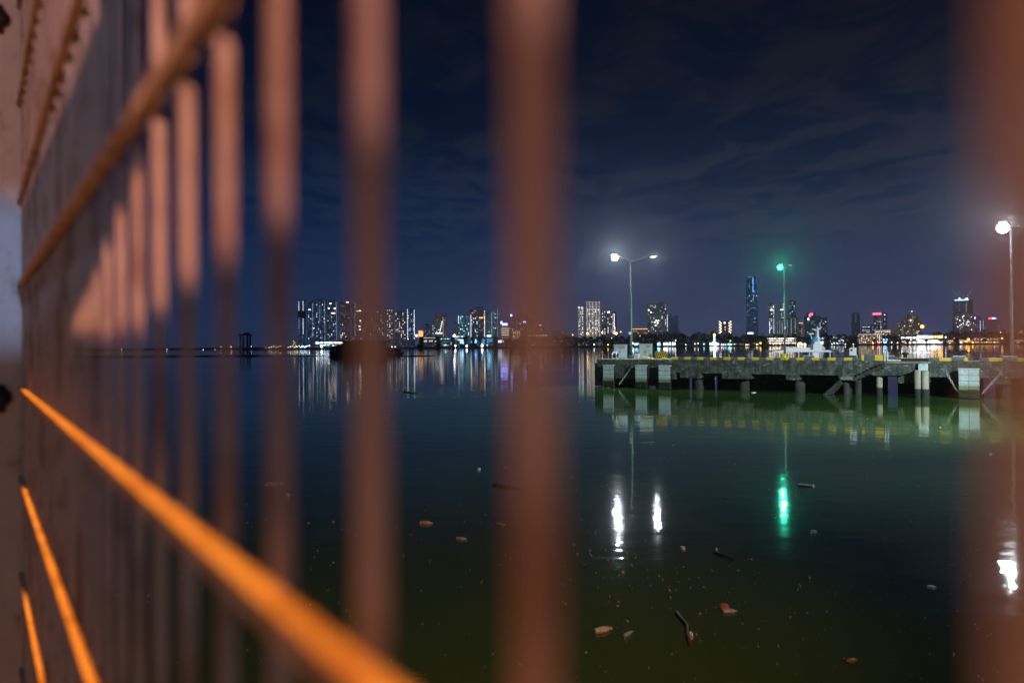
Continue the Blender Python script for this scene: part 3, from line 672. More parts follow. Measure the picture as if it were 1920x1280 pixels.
mb = MB(); mb.cbox(bx(1540), -0.5, bz(656), bx(1545), 0.4, bz(651), 0.1); mb.tube([(bx(1546), 0, bz(656)), (bx(1541), 0, bz(648))], 0.06, 6); mb.build('winch', M_WHITE, boat)

# ------------------------------------------------------------------ middle distance on the left: breakwater, barge, rigs
def rock_line(name, p0, p1, hgt, wid, label, cat, n=60):
    p0, p1 = Vector(p0), Vector(p1); mb = MB(); vs = []; fs = []
    d = (p1 - p0).normalized(); nn = Vector((-d.y, d.x, 0))
    for i in range(n+1):
        c = p0 + (p1 - p0)*(i/n); e_ = min(1, 4*min(i, n-i)/n + .1)
        for k, (o_, z) in enumerate(((-1, -0.4), (-.55, .7), (0, 1), (.55, .7), (1, -0.4))):
            vs.append(c + nn*o_*wid*rnd.uniform(.8, 1.2) + Vector((0, 0, z*hgt*e_*rnd.uniform(.6, 1.2))))
    for i in range(n):
        for k in range(4): fs.append((i*5+k, i*5+5+k, i*5+6+k, i*5+k+1))
    mb.add(vs, fs); return tag(mb.build(name, M_ROCK), label, cat)
rock_line('breakwater', onwater(-80, 670), onwater(625, 667), 0.55, 5, 'long low dark breakwater lying across the water on the left', 'breakwater', 90)
rock_line('breakwater', onwater(735, 669), onwater(815, 666.5), 0.32, 2.2, 'short dark spit of rock right of the unlit barge', 'breakwater', 30)
BGY = 345.0; gpx = BGY/F; g0 = at(690, 660, BGY)
brg = empty('barge', (g0.x, BGY, 0), 'dark unlit barge with a flat-topped deckhouse moored below the towers', 'barge')
def gx(px): return (px - 690)*gpx
def gz(py): return at(690, py, BGY).z
mb = MB(); mb.prism([(gx(622), -0.4), (gx(752), -0.4), (gx(757), gz(661)), (gx(618), gz(659))], -3, 3); mb.build('hull', M_DARK, brg)
mb = MB(); mb.box(gx(644), -2.4, gz(660), gx(724), 2.4, gz(641)); mb.build('deckhouse', M_DARK, brg)
mb = MB(); mb.box(gx(641), -2.8, gz(641) + .003, gx(729), 2.8, gz(638.5)); mb.build('deckhouse_roof', M_DARK, brg)
mb = MB(); mb.prism([(gx(619), gz(659)), (gx(643), gz(660)), (gx(643), gz(646)), (gx(624), gz(648))], -2, 2); mb.build('bow_ramp', M_DARK, brg)
mb = MB(); mb.prism([(gx(725), gz(660)), (gx(752), gz(661)), (gx(750), gz(655)), (gx(727), gz(650))], -2, 2); mb.build('stern_cover', M_DARK, brg)
for px_ in (650, 700, 722):
    mb = MB(); mb.tube([(gx(px_), 0, gz(638.5)), (gx(px_), 0, gz(633))], .07, 6); mb.build('mast', M_DARK, brg)
for px_ in range(652, 722, 8):
    mb = MB(); mb.box(gx(px_), -2.46, gz(655), gx(px_ + 5), -2.402, gz(647)); mb.build('window', M_IRON, brg)
mb = MB()
for px_ in range(622, 645, 5): mb.tube([(gx(px_), -2.5, gz(659)), (gx(px_), -2.5, gz(655))], .05, 5)
mb.tube([(gx(620), -2.5, gz(655)), (gx(645), -2.5, gz(655))], .05, 5); mb.build('railing', M_DARK, brg)

# ------------------------------------------------------------------ far city
def wall_variants():
    return {
        'blue': wall_mat('blue_tower_facade', (0.03, 0.055, 0.11), (0.22, 0.46, 1.0), 0.30, 0.30, 3.0, 3.2, 0.22),
        'navy': wall_mat('navy_tower_facade', (0.025, 0.045, 0.09), (0.18, 0.42, 1.0), 0.22, 0.28, 3.0, 3.2, 0.14),
        'grey': wall_mat('grey_tower_facade', (0.10, 0.105, 0.13), (0.62, 0.72, 1.0), 0.25, 0.19, 3.0, 3.2, 0.16),
        'pale': wall_mat('pale_tower_facade', (0.30, 0.29, 0.29), (1.0, 0.93, 0.86), 0.7, 0.62, 2.6, 3.0, 0.5),
        'teal': wall_mat('teal_glass_facade', (0.04, 0.10, 0.14), (0.25, 0.75, 1.0), 0.6, 0.34, 2.8, 3.2, 0.35),
        'pink': wall_mat('dusky_pink_facade', (0.26, 0.14, 0.14), (1.0, 0.62, 0.58), 0.5, 0.22, 3.0, 3.2, 0.1),
        'dark': wall_mat('dark_tower_facade', (0.03, 0.033, 0.05), (0.45, 0.60, 1.0), 0.12, 0.22, 3.0, 3.2, 0.06),
        'viol': wall_mat('violet_tower_facade', (0.07, 0.06, 0.12), (0.60, 0.50, 1.0), 0.4, 0.26, 3.0, 3.2, 0.2),
        'warm': wall_mat('warm_lit_facade', (0.26, 0.20, 0.16), (1.0, 0.66, 0.38), 0.55, 0.75, 3.2, 3.1, 0.2),
        'bright': wall_mat('bright_lit_facade', (0.34, 0.34, 0.35), (0.95, 0.95, 1.0), 0.65, 1.6, 3.6, 3.2, 0.3),
        'brick': wall_mat('brown_facade', (0.09, 0.06, 0.05), (1.0, 0.70, 0.45), 0.16, 0.35, 3.4, 3.2, 0.0),
        'grid': wall_mat('gridded_facade', (0.20, 0.22, 0.27), (0.80, 0.88, 1.0), 0.85, 0.16, 3.6, 3.0, 0.6),
    }
WV = wall_variants()
_win = {}
rs_ = random.Random(55)
def win_mesh(col):
    if col not in _win:
        mb = MB(); mb.box(-0.5, -0.5, 0, 0.5, 0.5, 1)
        me = bpy.data.meshes.new('window_pane'); me.from_pydata(mb.v, [], mb.f); me.materials.append(E[col]); _win[col] = me
    return _win[col]
class Bld:
    """one far building; local x right, y away, z up; front face at y=0"""
    def __init__(s, name, label, x0, x1, ytop, Y, wall, depth=18, cat='building', group=None, ybase=None, yaw=None):
        pc = at((x0+x1)/2, 640, Y); s.Y = Y; s.px = Y/F; s.cx = (x0+x1)/2
        yaw = -math.atan2(pc.x, Y) if yaw is None else yaw
        s.base = 2.0
        s.o = empty(name, (pc.x, Y, s.base), label, cat, group, yaw)
        s.w = (x1 - x0)*s.px; s.h = at(s.cx, ytop, Y).z - s.base; s.wall = WV[wall]; s.d = depth
        s.body(-s.w/2, s.w/2, 0, s.h)
    def X(s, px): return (px - s.cx)*s.px
    def Z(s, py): return at(s.cx, py, s.Y).z - s.base
    def body(s, a, b, z0, z1, y0=0.0, d=None, name='wall', mat=None):
        mb = MB(); d = d or s.d
        mb.box(a, y0, z0, b, y0 + d, z1 - 0.6)
        # parapet
        mb.box(a - 0.25, y0 - 0.25, z1 - 0.597, b + 0.25, y0 + d + .25, z1)
        return mb.build(name, mat or s.wall, s.o)
    def block(s, px0, px1, py0, py1, name='roof_block', mat=None, y0=1.0, d=None):
        mb = MB(); mb.box(s.X(px0), y0, s.Z(py1), s.X(px1), y0 + (d or s.d*.6), s.Z(py0)); return mb.build(name, mat or s.wall, s.o)
    def win(s, px, py, wpx, hpx, col, name='window'):
        return inst(name, win_mesh(col), s.o, (s.X(px), -0.1, s.Z(py + hpx/2)), (wpx*s.px, 0.5, hpx*s.px))
    def wins(s, n, cols, y0, y1, x0=None, x1=None, w=1.15, h=1.25, step=3.2, seed=0):
        r = random.Random(seed or hash(s.o['label']) % 9999 if False else len(s.o['label'])*131 + int(s.cx*7))
        x0 = s.cx - s.w/2/s.px + 1.2 if x0 is None else x0; x1 = s.cx + s.w/2/s.px - 1.2 if x1 is None else x1
        nx = max(1, int((x1 - x0)/2.9)); ny = max(1, int((y1 - y0)/step)); used = set()
        for _ in range(n*3):
            if len(used) >= n or len(used) >= nx*ny*0.7: break
            c = (r.randrange(nx), r.randrange(ny))
            if c in used: continue
            used.add(c)
            s.win(x0 + (c[0]+.5)*(x1-x0)/nx, y0 + (c[1]+.5)*(y1-y0)/ny, w*r.uniform(.75, 1.25), h*r.uniform(.7, 1.1), r.choice(cols))
        return s
    def strip(s, px, y0, y1, wpx, col, name='light_strip'):
        if wpx > 1.45 or y1 - y0 < 8: return inst(name, win_mesh(col), s.o, (s.X(px), -0.12, s.Z(y1)), (wpx*s.px, 0.55, (y1-y0)*s.px))
        mb = MB(); z = s.Z(y1); z1 = s.Z(y0); x = s.X(px); hw = wpx*s.px/2; fh = 2.15*s.px
        while z < z1 - .5:
            if rs_.random() > .07:
                k = rs_.uniform(.65, 1.0); mb.box(x - hw*k, -.4, z, x + hw*k, -.1, min(z1, z + fh*rs_.uniform(.5, .85)))
            z += fh
        return mb.build(name, E[col], s.o)
CW = ['cw', 'cw', 'dw', 'dw', 'ww']; WW = ['ww', 'dm', 'dm', 'cw']; DW = ['dw', 'dw', 'cw']; BR = ['w', 'ww', 'cw', 'dm']
BASE = 642
# left towers
b = Bld('tower_block', 'slim apartment tower with two lit stairwell columns, leftmost of the tall row', 558, 573.5, 562, 1500, 'navy'); b.strip(561, 564, 582, 1.0, 'cw'); b.strip(568.5, 564, 582, 1.0, 'cw'); b.strip(561, 596, 616, 1.0, 'dw'); b.strip(568.5, 596, 626, 1.0, 'cw'); b.block(558, 573.5, 583, 595, 'refuge_floor', M_ROOF, -0.2, 2); b.wins(5, DW, 600, 640)
b = Bld('tower_block', 'dark navy apartment tower second in the tall left row', 576, 590, 562, 1510, 'blue'); b.strip(586.5, 566, 632, 0.9, 'dw'); b.wins(9, CW, 566, 636); b.win(581, 580.5, 4.5, 1.6, 'ww'); b.win(588, 615, 3, 1.4, 'ww')
b = Bld('tower_block', 'blue apartment tower with twin dim columns, third in the tall left row', 591.5, 611, 562, 1500, 'blue'); b.wins(20, CW, 566, 638); b.strip(600, 566, 600, 0.7, 'dw'); b.strip(609, 566, 638, 0.7, 'dw'); b.block(598, 604, 559.5, 562)
b = Bld('tower_block', 'blue apartment tower with several bright upper windows beside the first blurred bar', 612.5, 632, 562, 1490, 'blue'); b.wins(16, CW, 590, 638); b.win(620, 569, 3.4, 2, 'ww'); b.win(617, 578, 3, 2, 'ww'); b.win(628, 578, 4, 2, 'ww'); b.win(625, 587, 7, 2, 'ww'); b.strip(631, 566, 638, 0.7, 'dw')
b = Bld('tower_block', 'tower behind the wide blurred bar with one bright rooftop window', 637, 657, 565, 1520, 'grey'); b.win(652, 566.5, 4.5, 2, 'w'); b.wins(9, WW, 578, 636)
b = Bld('tower_block', 'tower behind the wide blurred bar with bright windows along its right side', 659.5, 680, 568, 1520, 'grey'); b.win(675, 582.5, 5, 2.2, 'ww'); b.win(674.5, 611.5, 3.5, 2.4, 'ww'); b.win(675, 617.5, 3.5, 2.6, 'ww'); b.win(676, 601.5, 3, 3, 'ww'); b.wins(8, WW, 572, 636); b.strip(666, 568, 632, .8, 'dw')
b = Bld('tower_block', 'grey tower with scattered warm windows right of the tallest left row', 682, 703, 585, 1480, 'grey'); b.wins(18, WW, 586, 636)
b = Bld('tower_block', 'narrow tower dotted with bright windows beside the right edge of the wide bar', 705, 720.5, 580, 1500, 'grey'); b.wins(16, WW, 583, 636)
b = Bld('tower_block', 'narrow tower speckled with many white windows just right of the wide bar', 724, 738, 577, 1490, 'grey'); b.wins(26, BR, 580, 634)
b = Bld('tower_block', 'broad dim tower with evenly scattered small windows left of the edge-lit tower', 740, 762, 583, 1500, 'grey'); b.wins(30, BR, 586, 636)
b = Bld('tower_block', 'narrow tower with brightly lit vertical edges ending the left cluster', 763, 778, 578, 1480, 'blue'); b.strip(764.5, 579, 634, 1.2, 'cw'); b.strip(777, 580, 636, 1.2, 'cw'); b.wins(16, BR, 584, 634); b.win(781, 629, 4, 4, 'w')
# centre-left cluster
b = Bld('building', 'low salmon pink block beside the dark pointed-roof building', 783.5, 795, 618, 1400, 'pink'); b.wins(3, ['dm'], 622, 638); b.strip(789, 620, 634, 8.5, 'do', 'lit_facade')
b = Bld('building', 'dark grey office block with a small pyramid roof', 795, 808, 611, 1420, 'dark'); b.wins(5, DW, 614, 636)
mb = MB(); mb.lathe([(b.w*.72, b.h), (0.3, b.h + 5)], 4, Matrix.Translation((0, 8, 0)) @ Matrix.Rotation(math.pi/4, 4, 'Z')); mb.build('roof', M_ROOF, b.o)
b = Bld('building', 'pale grey stepped office block left of the lit crane jib', 809, 825, 607, 1430, 'grid'); b.wins(9, CW, 609, 634); b.block(811, 819, 602, 607)
b = Bld('tower_block', 'dusky pink slab tower standing behind the lit crane jib', 815.5, 838.5, 589, 1900, 'pink'); b.wins(6, ['dm'], 595, 625); b.strip(831, 592, 630, 1, 'dm')
b = Bld('tower_block', 'narrow dusky tower squeezed left of the cyan glass tower', 852.5, 858.5, 604, 1800, 'pink')
b = Bld('tower_block', 'wide cyan glass tower with a stepped top', 858.5, 881.5, 590, 1450, 'teal'); b.block(859, 866, 587.5, 590); b.wins(26, ['cw', 'c', 'dw', 'dw'], 592, 632); b.strip(860, 592, 606, 1.2, 'cw')
b = Bld('tower_block', 'grey tower with one bright white left edge in front of the domed tower', 882, 897.5, 589, 1440, 'blue'); b.strip(883.2, 590, 633, 1.7, 'dm'); b.wins(14, BR, 592, 634)
b = Bld('tower_block', 'dark round-topped tower with an orange band and a gold vertical strip', 880.5, 910, 580, 1600, 'dark'); b.wins(9, ['dm', 'r', 'dw'], 581, 592)
mb = MB(); mb.lathe([(b.w*.36, b.h), (b.w*.33, b.h + 3), (b.w*.22, b.h + 5), (0.4, b.h + 5.8)], 18, Matrix.Translation((b.w*.12, 8, 0))); mb.build('dome', b.wall, b.o)
b.strip(902.5, 594, 597, 8, 'do', 'light_band'); b.strip(908.8, 582, 632, 1.0, 'ow'); b.wins(8, ['dm', 'dw'], 598, 630, 898)
b = Bld('tower_block', 'teal glass tower with a slender raised corner right of the gold strip', 911.5, 934.5, 583, 1500, 'teal'); b.block(929, 934.5, 576, 583, 'corner_crown'); b.block(914, 927, 579.5, 583); b.wins(9, ['cw', 'dw', 'c'], 587, 630); b.strip(922, 585, 630, 1.2, 'dw'); b.strip(933, 580, 630, .8, 'dw'); b.win(917, 629.5, 8, 3, 'c')
b = Bld('building', 'office block with floodlit violet-white crown sign beside the centre bar', 939.5, 955.5, 608, 1400, 'warm'); b.strip(947, 606, 609.5, 9, 'v', 'crown_sign'); b.win(940.5, 604.5, 3.0, 4.5, 'v'); b.block(939.7, 942.5, 602, 608)
for yy in (615, 619, 623, 627): b.strip(947.5, yy, yy + 1.4, 14, 'dm', 'window_band')
b = Bld('tower_block', 'dim slim tower topped by a bright white beacon left of the centre bar', 955, 967.5, 591, 1750, 'viol'); b.win(959, 591, 3.6, 3.6, 'v', 'beacon'); b.wins(5, DW, 600, 632)
b = Bld('tower_block', 'dim tower with a white sign near its upper right seen through the centre bar', 970, 990.5, 588, 1650, 'grey'); b.win(984, 603.5, 5.5, 2.6, 'v', 'sign'); b.wins(10, WW, 592, 632); b.block(975, 983, 585, 588)
b = Bld('tower_block', 'plain dim tower seen through the centre bar', 991, 1000, 598, 1650, 'grey'); b.wins(4, WW, 602, 632)
b = Bld('building', 'squat dim block with a white rooftop light seen through the centre bar', 1003, 1021, 613, 1500, 'brick'); b.win(1013, 609.5, 4, 1.6, 'w'); b.block(1009, 1017, 608, 613); b.wins(4, WW, 616, 632)
b = Bld('building', 'low warm-lit apartment block under the beacon tower', 960.5, 977, 619, 1350, 'warm'); b.wins(12, ['dm', 'ww'], 621, 640)
b = Bld('terminal_building', 'long brown waterfront hall with a dimly lit roof edge behind the centre bar', 988, 1063, 629, 1200, 'brick', 25); b.strip(1008, 628, 629.4, 36, 'dm', 'roof_light'); b.block(1035, 1060, 619, 629, 'upper_storey'); b.wins(14, ['ow', 'dm'], 634, 648)
# centre right
b = Bld('tower_block', 'narrow pale tower with close rows of white windows, left of the brightest tower', 1083.5, 1095.5, 575, 1450, 'pale'); b.win(1086, 576.5, 2, 2, 'w'); b.win(1092, 577, 2.6, 2, 'w'); b.wins(26, BR, 580, 628); b.block(1087, 1091, 572.5, 575)
b = Bld('tower_block', 'brightest pale floodlit apartment tower right of the centre bar', 1099.5, 1125.5, 564, 1450, 'pale'); b.wins(40, BR, 580, 626)
for xx in (1101, 1106, 1112, 1118.5, 1124): b.strip(xx, 566, 630, 1.0, 'dm')
b.strip(1112.5, 579, 580.3, 24, 'dw', 'sky_bridge')
b = Bld('tower_block', 'dim grey tower between the brightest tower and the crowned tower', 1127, 1137.5, 579, 1500, 'grey'); b.wins(12, BR, 583, 628)
b = Bld('tower_block', 'sloping-topped tower with a lit crown left of the twin lamp post', 1137.5, 1156.5, 584, 1450, 'grey'); b.block(1137.5, 1146, 580, 584); b.win(1141.5, 585, 4.5, 3, 'w', 'crown_light'); b.wins(20, BR, 589, 626); b.strip(1152, 588, 626, 1.3, 'w'); b.strip(1149, 588, 626, .8, 'dm')
b = Bld('apartment_block', 'low orange-lit apartment row behind the twin lamp post', 1185, 1215, 617, 1350, 'pink'); b.strip(1200, 616, 617.2, 29, 'do', 'roof_light'); b.wins(6, ['do', 'dm'], 619, 626)
b = Bld('tower_block', 'broad dark tower with bright lower windows right of the twin lamp post', 1214, 1250.5, 568, 1450, 'grid'); b.block(1222, 1226, 565, 568); b.block(1236, 1248, 566, 568); b.wins(40, ['dw', 'dm', 'w', 'cw'], 571, 622); b.strip(1251.3, 590, 622, 1.0, 'cw')
for wx, wy in ((1228, 604), (1231, 600.5), (1233.5, 605.5), (1229.5, 610), (1235, 601), (1221, 585), (1217, 581)): b.win(wx, wy, 2.6, 2.2, 'w')
b = Bld('tower_block', 'plain unlit dark slab beside the broad tower with bright lower windows', 1253.5, 1271.5, 592, 1600, 'dark'); b.block(1256, 1260, 588, 592)
b = Bld('apartment_block', 'squat block framed by two columns of yellow-white zigzag windows', 1348, 1372, 601, 1450, 'dark')
for k in range(9):
    b.win(1350 + (k % 2)*2.4, 603 + k*2.6, 2.6, 1.8, 'ww'); b.win(1370 - (k % 2)*2.6, 603 + k*2.6, 2.6, 1.8, 'ww')
b.win(1359, 605, 3, 3, 'w'); b.win(1360, 613, 2.4, 3, 'dm'); b.win(1360, 618, 2.4, 2, 'dm')
b = Bld('skyscraper', 'tallest dark glass skyscraper with blue-lit edge strips', 1399.5, 1411.5, 520, 2000, 'navy', 24)
b.body(b.X(1411.6), b.X(1421.5), 0, b.Z(533), 0.5, 20, 'right_shaft'); b.block(1408, 1417, 517.5, 530, 'crown', None, 2, 16)
b.strip(1412.5, 521, 548, 1.4, 'b'); b.strip(1420, 533, 548, 1.0, 'db'); b.strip(1413, 551, 566, 1.0, 'dw'); b.strip(1420.5, 551, 565, .8, 'db'); b.win(1407, 624.5, 10, 3, 'w', 'lit_podium'); b.wins(22, ['dw', 'cw', 'dw'], 530, 618, 1401, 1420); b.strip(1408, 518.5, 519.8, 9, 'db', 'crown_light')
b = Bld('tower_block', 'slim tower with bright lower right columns left of the green lamp post', 1441.5, 1453, 567, 1600, 'grid'); b.block(1444, 1450, 565, 567); b.wins(14, BR, 570, 620); b.strip(1443.5, 601, 625, 1.2, 'cw'); b.strip(1451, 572, 625, .9, 'cw'); b.win(1447, 581, 5, 1.6, 'w')
b = Bld('tower_block', 'pale gridded mid-rise slab just left of the green lamp post', 1456, 1471, 598, 1400, 'grid')
for xx in (1458, 1462.5, 1467): b.strip(xx, 600, 624, .9, 'dw')
b = Bld('tower_block', 'slim tower with a lit crown rising directly behind the green lamp post', 1463.5, 1472, 566, 1700, 'grid'); b.wins(10, BR, 568, 597); b.win(1467, 580.5, 6, 1.8, 'w')
b = Bld('tower_block', 'pale gridded mid-rise slab just right of the green lamp post', 1473.5, 1497, 595, 1400, 'grid')
for xx in (1477, 1484, 1491): b.strip(xx, 597, 625, 1.0, 'dw')
b = Bld('tower_block', 'dark tower rising behind the right gridded slab', 1479, 1493, 564, 1700, 'dark'); b.wins(9, DW, 566, 592); b.block(1482, 1488, 561.5, 564)
b = Bld('building', 'small dusky pink block between gridded slab and red-lit office', 1497.5, 1506.5, 605, 1450, 'pink'); b.wins(5, ['dm'], 608, 626); b.win(1502, 605.5, 8, 1.4, 'do')
b = Bld('tower_block', 'office tower with a red and white neon crown above the launch', 1509, 1537, 592, 1500, 'dark'); b.block(1513, 1529, 586, 592, 'crown'); b.strip(1519, 588.5, 593.5, 2.6, 'r', 'neon_sign'); b.win(1522, 589, 5, 3.5, 'r', 'neon_sign'); b.win(1516.5, 598, 2.6, 4, 'c', 'neon_sign'); b.wins(8, DW, 598, 624)
b = Bld('tower_block', 'plain dim slab right of the neon-crowned office', 1538, 1551, 595, 1550, 'dark'); b.wins(7, DW, 598, 622, w=1.3)
b = Bld('tower_block', 'twin-shafted dark tower with an open frame crown', 1597.5, 1603, 588, 1550, 'dark'); b.body(b.X(1606), b.X(1611.5), 0, b.Z(587), 0, 14, 'right_shaft'); b.block(1598, 1611, 585.5, 587.2, 'crown_beam', None, 1); b.block(1597, 1612, 604, 622, 'lower_floors', None, -1); b.wins(4, DW, 606, 622)
b = Bld('building', 'low block with clustered bluish windows beside the twin-shafted tower', 1616, 1632, 610, 1400, 'dark'); b.wins(12, CW, 611, 624)
b = Bld('tower_block', 'dim tower under a glowing red rooftop sign', 1638.5, 1655, 590, 1500, 'viol'); b.strip(1645, 586.5, 590, 14, 'r', 'roof_sign'); b.strip(1651, 597, 618, 1.0, 'dw'); b.wins(5, DW, 594, 615)
b = Bld('tower_block', 'narrow dim tower attached right of the red-signed tower', 1655.5, 1663, 586, 1550, 'dark'); b.win(1659, 590, 2.4, 1.6, 'cw'); b.wins(3, DW, 594, 612)
b = Bld('building', 'small dark block in front of the red-signed tower', 1634, 1648, 608, 1420, 'dark'); b.wins(4, DW, 611, 620)
# stepped pyramid hotel
b = Bld('stepped_building', 'broad dark stepped pyramid apartment building with warm windows', 1673, 1727, 622, 1450, 'brick', 20)
for i, (xa, xb, yt) in enumerate(((1678, 1726, 614), (1684, 1725, 606), (1690, 1724, 600), (1697, 1721, 594), (1702, 1716, 588), (1706, 1712, 584.5))):
    b.body(b.X(xa), b.X(xb), b.Z(622 if i == 0 else 623), b.Z(yt), 0.3 + i*0.3, 18 - i, 'step')
b.win(1709, 584, 1.8, 1.6, 'w', 'top_light'); b.wins(30, ['dm', 'ww', 'dm', 'cw'], 606, 640, 1686, 1722); b.win(1707, 600.5, 2, 3.5, 'ww'); b.wins(6, ['dm'], 592, 606, 1702, 1716)
b = Bld('apartment_block', 'long low apartment row with closely lit white windows by the shore', 1608, 1653, 627, 1250, 'warm', 14); b.wins(26, BR, 628, 643); b.strip(1630, 626.2, 627.2, 44, 'dm', 'roof_light')
b = Bld('apartment_block', 'upper apartment row with bright windows above the low shore apartments', 1641, 1669, 619.5, 1320, 'warm', 14); b.wins(16, BR, 620, 628); b.strip(1655, 619, 620, 27, 'dm', 'roof_light')
b = Bld('tower_block', 'unfinished dark tower block crowned by two lit tower cranes', 1789, 1822.5, 562, 1600, 'dark'); b.body(b.X(1792), b.X(1822), 0, b.Z(588), -8, 7.9, 'lower_block', WV['grid']); b.strip(1811.5, 568, 585, 1.0, 'dw'); b.strip(1801, 566, 582, .7, 'db'); b.strip(1804, 561.4, 563, 22, 'c', 'work_lights')
for wdx in range(30):
    r_ = rnd.random(); inst('window', win_mesh(rnd.choice(['dm', 'w', 'cw', 'dm'])), b.o, (b.X(rnd.uniform(1794, 1820)), -8.1, b.Z(rnd.uniform(590, 620))), (1.7*b.px, .5, 1.6*b.px))
def tower_crane(px, py, tipx, tipy, Y, label):
    p = at(px, py, Y); k = Y/F
    t = empty('tower_crane', p + Vector((0, 9, -1)), label, 'crane', 'tower cranes on the unfinished tower')
    mb = MB(); mb.tube([(0, 0, 0), (0, 0, 5)], 0.6, 4); mb.build('mast', M_CRANE, t)
    tip = Vector(((tipx - px)*k, -2, (py - tipy)*k + 3))
    mb = MB(); mb.tube([(0, 0, 4.6), tip], [0.7, 0.4], 4); mb.build('jib', M_CRANE, t)
    for q_ in (.25, .5, .75, 1.0):
        mb = MB(); mb.lathe([(0.05, -.7), (.7, 0), (.05, .7)], 8); mb.build('jib_light', E['cw'], t).location = tip*q_ + Vector((0, -1, 4.6*(1-q_)))
    mb = MB(); mb.lathe([(0.1, -1.8), (1.8, 0), (.1, 1.8)], 10); mb.build('floodlight', E['W'], t).location = (0, -1.5, 3.0)
tower_crane(1803, 561, 1789, 545, 1600, 'tower crane with jib leaning left on the unfinished tower roof')
tower_crane(1816.5, 561, 1825, 545, 1600, 'tower crane with jib leaning right on the unfinished tower roof')
b = Bld('tower_block', 'violet-tinted tower right of the unfinished tower', 1824, 1838.5, 592, 1500, 'viol'); b.strip(1837.5, 600, 620, 1.3, 'b'); b.win(1829, 596, 1.5, 4, 'v'); b.wins(4, DW, 600, 618)
b = Bld('tower_block', 'thin pale-striped slab between the violet tower and red-blue signed office', 1840.5, 1846, 599, 1480, 'grey'); b.strip(1844, 600, 620, 1.2, 'dm')
b = Bld('tower_block', 'dim office with a red and blue rooftop sign near the lone lamp post', 1847, 1872, 600, 1550, 'viol'); b.strip(1858, 595.3, 598.3, 6, 'r', 'roof_sign'); b.strip(1863, 595.3, 598.3, 5, 'v', 'roof_sign'); b.strip(1866.5, 596, 598.3, 3.5, 'b', 'roof_sign'); b.strip(1871, 608, 620, 1, 'dw'); b.wins(4, DW, 604, 618)
b = Bld('apartment_block', 'distant apartment block with warm windows at the right edge behind the lamp post', 1901, 1940, 607, 1500, 'pink'); b.wins(14, ['dm', 'ww'], 609, 632)

# waterfront low buildings with lit fronts
DIMMER = {'W': ('W', 'w', 'cw', 'dw'), 'w': ('w', 'cw', 'dw', 'dm'), 'ow': ('ow', 'dm', 'ww', 'do'), 'o': ('o', 'ow', 'do', 'do'), 'c': ('c', 'cw', 'db', 'dw'), 'b': ('b', 'db', 'c', 'db'), 'v': ('v', 'w', 'v', 'b'), 'ww': ('ww', 'dm', 'dm', 'ow')}
rf = random.Random(99)
def lit_front(b, xa, xb, ya, yb, c):
    """one lit frontage: a row of glazed bays of uneven width and brightness between posts"""
    mb = MB(); names = DIMMER.get(c, (c, c, c, c)); x = xa
    while x < xb - .3:
        w_ = min(xb - x, rf.uniform(1.2, 3.4)); z0, z1 = b.Z(yb - rf.uniform(0, .25)*(yb - ya)), b.Z(ya + rf.uniform(0, .22)*(yb - ya))
        mb.cur = rf.choice((0, 0, 0, 1, 1, 2, 3)); X0, X1 = b.X(x) + .22*b.px, b.X(x + w_) - .12*b.px
        if X1 > X0:
            zm = (z0 + z1)/2
            if yb - ya > 3: mb.box(X0, -.32, z0, X1, -.1, zm - .18*b.px); mb.box(X0, -.32, zm + .18*b.px, X1, -.1, z1)
            else: mb.box(X0, -.32, z0, X1, -.1, z1)
        x += w_
    return mb.build('lit_front', [E[k] for k in names], b.o)

def low(name, label, x0, x1, y0, y1, Y, wall, strips, roof='flat', depth=12, wins=None, cat='building'):
    b = Bld(name, label, x0, x1, y0, Y, wall, depth, cat)
    if roof == 'gable':
        mb = MB(); hw = b.w/2 + .6
        mb.prism([(-hw, b.h), (hw, b.h), (hw*.72, b.h + 3.2), (-hw*.72, b.h + 3.2)], -0.7, depth + .7); mb.build('roof', M_ROOF, b.o)
    else:
        mb = MB(); mb.box(-b.w/2 - .5, -0.9, b.h + .003, b.w/2 + .5, depth + .5, b.h + .5); mb.build('roof', M_ROOF, b.o)
    for (xa, xb, ya, yb, c) in strips: lit_front(b, xa, xb, ya, yb, c)
    if wins: b.wins(*wins)
    return b
low('pavilion', 'long white-lit flat-roofed terminal left of the dark barge', 592, 643, 639.5, 652, 1160, 'dark', [(593, 642.5, 640.5, 644.5, 'W'), (600, 618, 646, 648, 'c'), (622, 633, 647, 650, 'w')], 'flat', 16)
low('waterfront_shed', 'lit shed with pale arched front near the first viaduct pier', 793, 825, 631, 650, 1180, 'dark', [(794, 823, 632.5, 634, 'dm'), (795, 801, 637, 641.5, 'dm'), (804, 812, 637.5, 641, 'dm'), (815, 823, 637.5, 641.5, 'dm')])
low('waterfront_shed', 'teal-lit waterfront shed with a bright white doorway', 825, 847, 634, 651, 1185, 'teal', [(831.5, 841, 645, 648, 'w'), (845, 847, 641, 648, 'w'), (826, 846, 634.5, 635.4, 'c')])
low('waterfront_hall', 'blue-lit glass hall under the cyan tower with a floodlit roof edge', 848, 880, 630, 651, 1190, 'teal', [(848, 872, 630, 631.4, 'w'), (858, 872, 636, 638, 'cw'), (862.5, 865, 637, 645, 'w'), (866, 873, 638, 645, 'b'), (851, 857, 633, 636, 'dw')])
low('waterfront_hall', 'blue glowing waterfront hall between viaduct piers under the grey tower', 881, 898, 634, 651, 1190, 'teal', [(882, 894, 638, 643, 'b'), (887, 893, 636, 637.5, 'w'), (889, 893, 639, 641.5, 'dw')])
low('fountain_kiosk', 'kiosk washed in deep blue light by the water, below the gold strip', 900, 911, 632, 651, 1180, 'navy', [(901.5, 909, 634, 647, 'db'), (902, 905, 643, 650, 'c')])
